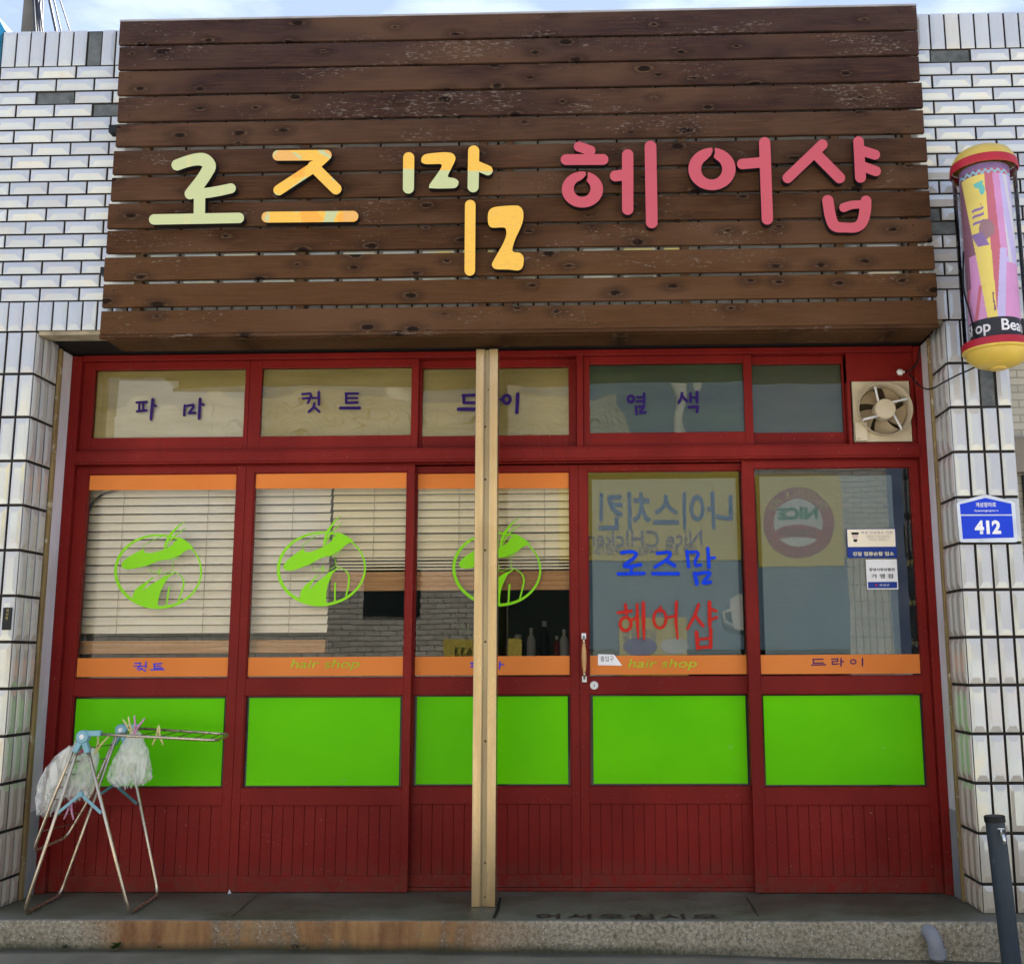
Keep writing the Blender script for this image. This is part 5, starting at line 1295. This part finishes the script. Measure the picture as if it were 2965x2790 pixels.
peg('pink peg with prongs up on top of the raised wing', 948, 188, -.33, .0+.25, 'pink', .42, .085)
peg('pale yellow peg tilted left behind the pink one on top', 893, 185, -.30, -.45, 'yellow', .22, .075)
peg('pale yellow peg opened downwards on the raised wing', 1130, 235, -.34, PI, 'yellow', .40, .085)
peg('pale yellow peg below the front blue hinge', 640, 335, -.40, .35, 'yellow', .42, .09)
peg('pink peg hanging low on the folded wing', 405, 840, -.42, PI+.05, 'pink', .34, .085)
peg('dull rose peg lying flat at the top of the leftmost bag', 490, 385, -.38, 1.05, 'rose', .08, .08)

# ================================================================== WATER STANDPIPE, DRAIN, SMALL THINGS
hp1 = at(2680+762/3.8175, 2300+250/3.8175, -.75); hp0 = at(2680+950/3.8175, 2790, -.75)
dirv = (hp0-hp1).normalized(); base = hp1+dirv*((hp1.z-.01)/-dirv.z)
t = thing('water_standpipe', 'dark grey leaning water standpipe with a small chrome tap', 'standpipe', base)
PG = plain('dark_grey_pvc', (.040, .052, .062), (.030, .040, .050), 6, .42, wear=((.20, .20, .19), .33, 14))
b = MB(); b.tube([base, base.lerp(hp1, .5), hp1+dirv*.012], .0355, 36); link('standpipe_tube', b.mesh('standpipe_tube', PG), t, smooth_angle=40)
b = MB(); b.tube([hp1+dirv*.016, hp1-dirv*.004, hp1-dirv*.007], [.039, .039, .036], 36); link('standpipe_cap', b.mesh('standpipe_cap', MAT['black']), t, smooth_angle=40)
b = MB(); k0 = hp1+dirv*.052+Vector((0, -.034, 0)); CH = steel('tap_chrome', (.75, .75, .74), .14)
b.tube([k0+Vector((0, 0, .0)), k0+Vector((0, -.03, -.002)), k0+Vector((0, -.042, -.012)), k0+Vector((0, -.045, -.034))], [.007, .0075, .007, .0065], 14); b.tube([k0+Vector((0, -.018, .004)), k0+Vector((0, -.018, .016))], .004, 10); b.tube([k0+Vector((-.013, -.018, .018)), k0+Vector((.013, -.018, .018))], .0032, 10)
link('tap', b.mesh('tap', CH, True), t)
dp = thing('drain_pipe', 'grey elbow drain pipe coming out of the concrete step', 'drain pipe', (1.80, -.53, .03))
DG = plain('grey_drain_pvc', (.24, .245, .26), (.19, .19, .20), 8, .45, wear=((.10, .09, .07), .36, 12))
b = MB(); pts = [(1.790, -.47, .142)]+[(1.795+.010*k/7, -.505-.055*math.sin(k/7*PI/2), .142-.055*(1-math.cos(k/7*PI/2))) for k in range(8)]
b.tube(pts, .030, 28); link('elbow', b.mesh('elbow', DG), dp, smooth_angle=40)
b = MB(); b.tube([(1.806, -.560, .093), (1.808, -.560, .062), (1.808, -.558, .055)], [.034, .034, .026], 28); link('elbow_socket', b.mesh('elbow_socket', DG), dp, smooth_angle=30)

WM = plain('weed_leaf', (.045, .10, .018), (.03, .07, .012), 20, .6)
def weed(label, px, py, n, R_, seed):
    r_ = random.Random(seed); C = at(px, py, -.515); C.z = road_z(C.x)+.004
    b = MB()
    for i in range(n):
        a = r_.uniform(0, 2*PI); el = r_.uniform(.1, 1.1); l = R_*r_.uniform(.6, 1.1); d = Vector((math.cos(a)*math.cos(el), -abs(math.sin(a))*math.cos(el), math.sin(el)))
        s_ = d.cross(Vector((0, 0, 1))).normalized()*l*.24; m_p = C+d*l*.55+Vector((0, 0, l*.1))
        b.quad(C+d*l*.1, m_p+s_, C+d*l+Vector((0, 0, -l*.12)), m_p-s_)
    tag(link('weed', b.mesh('weed', WM), recalc=False), label, 'weed', 'weeds in the gutter')
weed('small green weed with broad leaves against the foot of the step', 340, 2733, 26, .034, 3)
weed('flat dark weed left of the leafy one at the step foot', 190, 2732, 14, .022, 4)
weed('tiny sprig right of the leafy weed in the gutter', 460, 2738, 8, .014, 5)
C = at(860, 2742, -.535); b = MB(); r_ = random.Random(8)
for i in range(14):
    p = Vector((C.x+r_.uniform(-.03, .03), -.53+r_.uniform(-.02, .01), road_z(C.x)+.008+r_.uniform(0, .018))); d = Vector((r_.uniform(-1, 1), r_.uniform(-1, 1), r_.uniform(.2, 1))).normalized()*.014; s_ = d.cross(Vector((.3, 1, .2))).normalized()*.007
    b.quad(p-d, p+s_, p+d, p-s_)
tag(link('dead_leaf', b.mesh('dead_leaf', plain('dry_leaf', (.20, .16, .10), (.07, .05, .03), 60, .8)), recalc=False), 'crumpled dead leaves lying at the foot of the step', 'leaf')
q = at(1322/1.988, 2040+1068/1.988, -.02); q.z = ZS
b = MB(); b.add([(q.x-.008, -.022, ZS+.001), (q.x+.009, -.02, ZS+.001), (q.x-.004, -.012, ZS+.019), (q.x+.002, -.03, ZS+.004)], [(0, 1, 2), (0, 3, 2), (1, 3, 2), (0, 1, 3)])
tag(link('paper_scrap', b.mesh('paper_scrap', MAT['paper'])), 'tiny white paper scrap at the foot of the doors', 'scrap')

# ================================================================== BEHIND THE ROOF LINE
up = thing('utility_pole', 'grey utility pole rising behind the left end of the roof', 'utility pole', (at(88, 40, 7).x, 7, 0))
b = MB(); q = at(88, 40, 7); b.tube([(q.x, 7, 0), (q.x, 7, 9.6)], [.13, .085], 20); link('pole_shaft', b.mesh('pole_shaft', plain('pole_concrete', (.16, .15, .13), None, 4, .8)), up, smooth_angle=40)
CBL = plain('cable_rubber', (.020, .020, .028), None, 10, .5)
cab = [((98, 0), (103, 92), .020, 6.9), ((104, 0), (110, 92), .016, 6.8), ((110, 0), (118, 92), .014, 6.7), ((116, 20), (124, 92), .014, 6.6), ((125, -5), (122, 92), .008, 6.8), ((142, -5), (163, 92), .018, 6.5), ((155, -5), (177, 92), .009, 6.4), ((172, -5), (203, 92), .008, 6.3)]
wr_ = thing('cable_bundle', 'bundle of dark cables sloping down beside the utility pole', 'cables', (at(130, 90, 6.6).x, 6.6, 4))
for (a, c, r_, y) in cab:
    p, q = at(*a, y), at(*c, y-.4); d = q-p; b = MB(); b.tube([p-d*1.2, p-d*.3+Vector((.02, 0, 0)), p, q, q+d*.8], r_, 8); link('cable', b.mesh('cable', CBL, True), wr_)
# blue neighbour roof peeking in at the left edge
nb = thing('blue_canopy', 'bright blue sheet metal canopy edge at the far left top', 'canopy', (-2.9, -.1, 3.7))
BLM = plain('blue_sheet_metal', (.02, .22, .42), (.015, .17, .34), 5, .4)
b = MB(); yb = .25
pr_ = [at(-200, 10, yb), at(2, 56, yb), at(26, 100, yb), at(8, 120, yb), at(-200, 100, yb)]
n = len(pr_); b.add([(p.x, yb-.04, p.z) for p in pr_]+[(p.x, yb+.8, p.z) for p in pr_], [tuple(range(n)), tuple(range(2*n-1, n-1, -1))]+[(k, (k+1) % n, n+(k+1) % n, n+k) for k in range(n)])
link('canopy_sheet', b.mesh('canopy_sheet', BLM), nb)
b = MB(); pr_ = [at(-200, 118, yb), at(10, 118, yb), at(9, 196, yb), at(-200, 230, yb)]; n = 4
b.add([(p.x, yb, p.z) for p in pr_]+[(p.x, yb+.6, p.z) for p in pr_], [tuple(range(n)), tuple(range(2*n-1, n-1, -1))]+[(k, (k+1) % n, n+(k+1) % n, n+k) for k in range(n)])
link('canopy_fascia', b.mesh('canopy_fascia', plain('teal_fascia', (.01, .12, .20), None, 5, .4)), nb)

# ================================================================== ACROSS THE STREET (seen mirrored in the panes)
YO = -8.0
def mir(px, py, y=8.0):                # real position of what a pane mirrors at that pixel
    p = at(px, py, y); return Vector((p.x, -y, p.z))
op = thing('opposite_building', 'pale brick building across the street mirrored in the glass', 'building', (0, YO-1, 0))
OB = smallbrick('opposite_white_brick', (.62, .59, .50), (.50, .47, .39), (.16, .14, .10), .19, .066, bump=.8, rough=.35)
OV = smallbrick('opposite_ribbed_tile', (.64, .60, .50), (.58, .53, .43), (.18, .16, .12), .21, .085, True, .9, .3)
b = MB(); b.box(-7.0, .97, YO-1.2, YO, 0, 4.50); b.box(.97, 3.42, YO-1.2, YO+.0, 2.0, 3.62); b.box(3.42, 4.12, YO-1.2, YO, 2.42, 3.62)
link('opposite_wall', b.mesh('opposite_wall', OB), op)
b = MB(); b.box(3.58, 4.10, YO-1.2, YO+.01, 0, 2.42); link('ribbed_pillar', b.mesh('ribbed_pillar', OV), op)
b = MB(); b.box(-.62, .40, YO, YO+.02, .1, 2.30); b.box(-2.30, -1.62, YO, YO+.02, 1.75, 2.35); b.box(.97, 3.58, YO-.4, YO-.3, 0, 2.0)
link('opposite_glass', b.mesh('opposite_glass', plain('opposite_dark_glass', (.015, .022, .022), None, 2, .1)), op)
for (x0, x1) in ((-6.4, -5.6), (-5.0, -4.1), (-3.6, -2.9)):
    b = MB(); b.box(x0, x1, YO, YO+.02, 2.7, 3.3); link('opposite_window', b.mesh('opposite_window', plain('opposite_window', (.50, .52, .50), None, 3, .3)), op)
def banner(name, label, x0, x1, z0, z1, y, m, cat='banner'):
    t = thing(name, label, cat, ((x0+x1)/2, y, z0)); b = MB(); b.box(x0, x1, y-.01, y, z0, z1); link('banner_cloth', b.mesh('banner_cloth', m), t); return t
YEL = plain('banner_yellow', (.66, .52, .10), (.60, .46, .08), 2, .6); WHT = plain('banner_white', (.72, .70, .62), None, 4, .6); BBL = plain('banner_blue', (.15, .22, .29), (.12, .18, .24), 2, .6)
B0, B1 = mir(1716, 1384), mir(2152, 1618)
R0_, R1_ = mir(2184, 1378), mir(2443, 1640)
bn = banner('shop_banner', 'yellow banner with blue Korean lettering mirrored in the entrance pane', B0.x-.42, B1.x+.02, B1.z, B0.z+.08, YO+.05, YEL)
BI = plain('banner_blue_ink', (.03, .10, .34), None, 9, .5); BV = plain('banner_violet_ink', (.14, .08, .28), None, 9, .5)
def mtext(body, pa, pb, parent, m, h, y=YO+.056, **k):
    a, b_ = mir(*pa), mir(*pb); text('banner_words', body, ((a.x+b_.x)/2, y, (a.z+b_.z)/2), .3, m, parent, width=abs(b_.x-a.x), height=h, flip=True, **k)
FGp = lambda x, y: (1650+x/2.923, 1340+y/2.923)
mtext('나이스치킨', FGp(250, 400), FGp(1385, 400), bn, BI, mir(*FGp(700, 240)).z-mir(*FGp(700, 560)).z, bold=.006)
mtext('Nice CHIcken', FGp(150, 625), FGp(1130, 635), bn, BV, .19)
mtext('☎ 526-4493  H.P:010-3', FGp(150, 730), FGp(1080, 735), bn, BV, .14)
rb = banner('emblem_banner', 'yellow banner with round red emblem mirrored in the last pane', R0_.x, R1_.x, R1_.z, R0_.z, YO+.05, YEL)
rc = mir(2309.6, 1513); rr = abs(mir(2309.6+103, 1513).x-rc.x)
b = MB(); b.lathe([(rr*.68, 0), (rr, 0)], (rc.x, YO+.055, rc.z), 64, 'Y'); link('emblem_ring', b.mesh('emblem_ring', plain('emblem_red', (.42, .06, .06), None, 5, .5)), rb, recalc=False)
b = MB(); b.lathe([(0, 0), (rr*.68, 0)], (rc.x, YO+.0545, rc.z), 64, 'Y'); link('emblem_centre', b.mesh('emblem_centre', WHT), rb, recalc=False)
b = MB(); vs = []
for k in range(17):
    u = -1+k/8; vs += [(rc.x+u*rr*.72, YO+.057, rc.z-.02-.10*u*u), (rc.x+u*rr*.72, YO+.057, rc.z-.17-.06*u*u)]
b.add(vs, [(2*k, 2*k+1, 2*k+3, 2*k+2) for k in range(16)]); link('emblem_ribbon', b.mesh('emblem_ribbon', plain('emblem_ribbon', (.45, .06, .06), None, 5, .5)), rb, recalc=False)
text('emblem_words', 'NICE', (rc.x, YO+.058, rc.z+.115), .2, plain('emblem_green', (.03, .25, .12), None, 5, .5), rb, width=rr*1.1, height=.15, flip=True, bold=.01)
text('emblem_words', 'CHICKEN', (rc.x, YO+.059, rc.z-.115), .1, plain('emblem_dark', (.05, .04, .06), None, 5, .5), rb, width=rr*.9, height=.08, flip=True)
for k, ch in enumerate('CHICKEN & HOF'):
    a = math.radians(150-120*k/12); c_ = (rc.x-rr*.84*math.cos(a), rc.z+rr*.84*math.sin(a)); 
    if ch != ' ': text('emblem_words', ch, (c_[0], YO+.058, c_[1]), .11, YEL, rb, height=.10, flip=True, tilt=-(PI/2-a) if False else (a-PI/2))
q0, q1 = mir(1725, 1620), mir(2463, 1876)
bb = banner('blue_tarpaulin', 'blue grey tarpaulin under the yellow banners mirrored in the glass', q0.x-.1, q1.x, q1.z, B1.z-.01, YO+.04, BBL, 'tarpaulin')
m0, m1 = mir(1792, 1786), mir(1992, 1900)
mb_ = banner('menu_poster', 'yellow food poster with round plates mirrored in the entrance pane', m0.x, m1.x, m1.z-.3, m0.z, YO+.06, YEL, 'poster')
mtext('닭모래집', FGp(450, 1440), FGp(735, 1445), mb_, BV, .13, y=YO+.066)
for (px, w_, h_, mt) in (((595, 1550), 145, 70, BV), ((890, 1545), 120, 55, WHT)):
    c_ = mir(*FGp(*px)); b = MB(); rx = w_/2.923/240; b.add([(c_.x+rx*math.cos(2*PI*k/32), YO+.064, c_.z+rx*.55*math.sin(2*PI*k/32)) for k in range(32)], [tuple(range(32))]); link('food_plate', b.mesh('food_plate', mt), mb_, recalc=False)
c_ = mir(2147, 1768); t = thing('beer_mug_sign', 'cut-out beer mug sign mirrored beside the last mullion', 'sign', (c_.x, YO+.07, c_.z))
b = MB(); b.add([(c_.x+x, YO+.075, c_.z+z) for x, z in ((-.08, -.22), (.19, -.24), (.18, .08), (.12, .16), (-.02, .20), (-.13, .14), (-.14, .04))], [tuple(range(7))]); link('mug_glass', b.mesh('mug_glass', WHT), t, recalc=False)
b = MB(); b.add([(c_.x+x, YO+.078, c_.z+z) for x, z in ((.04, -.20), (.16, -.21), (.15, .04), (.04, .07))], [(0, 1, 2, 3)]); link('mug_beer', b.mesh('mug_beer', plain('beer_amber', (.55, .24, .05), None, 5, .4)), t, recalc=False)
b = MB(); b.tube([(c_.x+x, YO+.075, c_.z+z) for x, z in ((-.12, .00), (-.21, -.02), (-.20, -.12), (-.09, -.18))], .018, 8); link('mug_handle', b.mesh('mug_handle', WHT, True), t)
q = mir(1335, 1880); ys = banner('phone_sign', 'low yellow sign with a phone number mirrored behind the post', q.x-.18, q.x+.75, q.z-.15, q.z+.12, YO+.3, YEL, 'sign')
text('sign_words', '159-6633', (q.x+.2, YO+.31, q.z-.02), .12, MAT['black'], ys, width=.5, height=.09, flip=True)
for (pa, pb, lab) in (((1165, 1075), (1180, 1260), 'slender concrete pole across the street mirrored in a small window'), ((1975, 1060), (1990, 1265), 'stout concrete pole across the street mirrored in a small window')):
    q = mir(1160 if '1165' in str(pa) else 1982, 1180, 10.2)
    t = thing('concrete_pole', lab, 'utility pole', (q.x, -10.2, 0)); b = MB(); b.tube([(q.x, -10.2, 0), (q.x, -10.2, 9)], [.17, .13], 20); link('pole_shaft', b.mesh('pole_shaft', plain('pale_concrete', (.80, .77, .68), None, 3, .7)), t, smooth_angle=40)
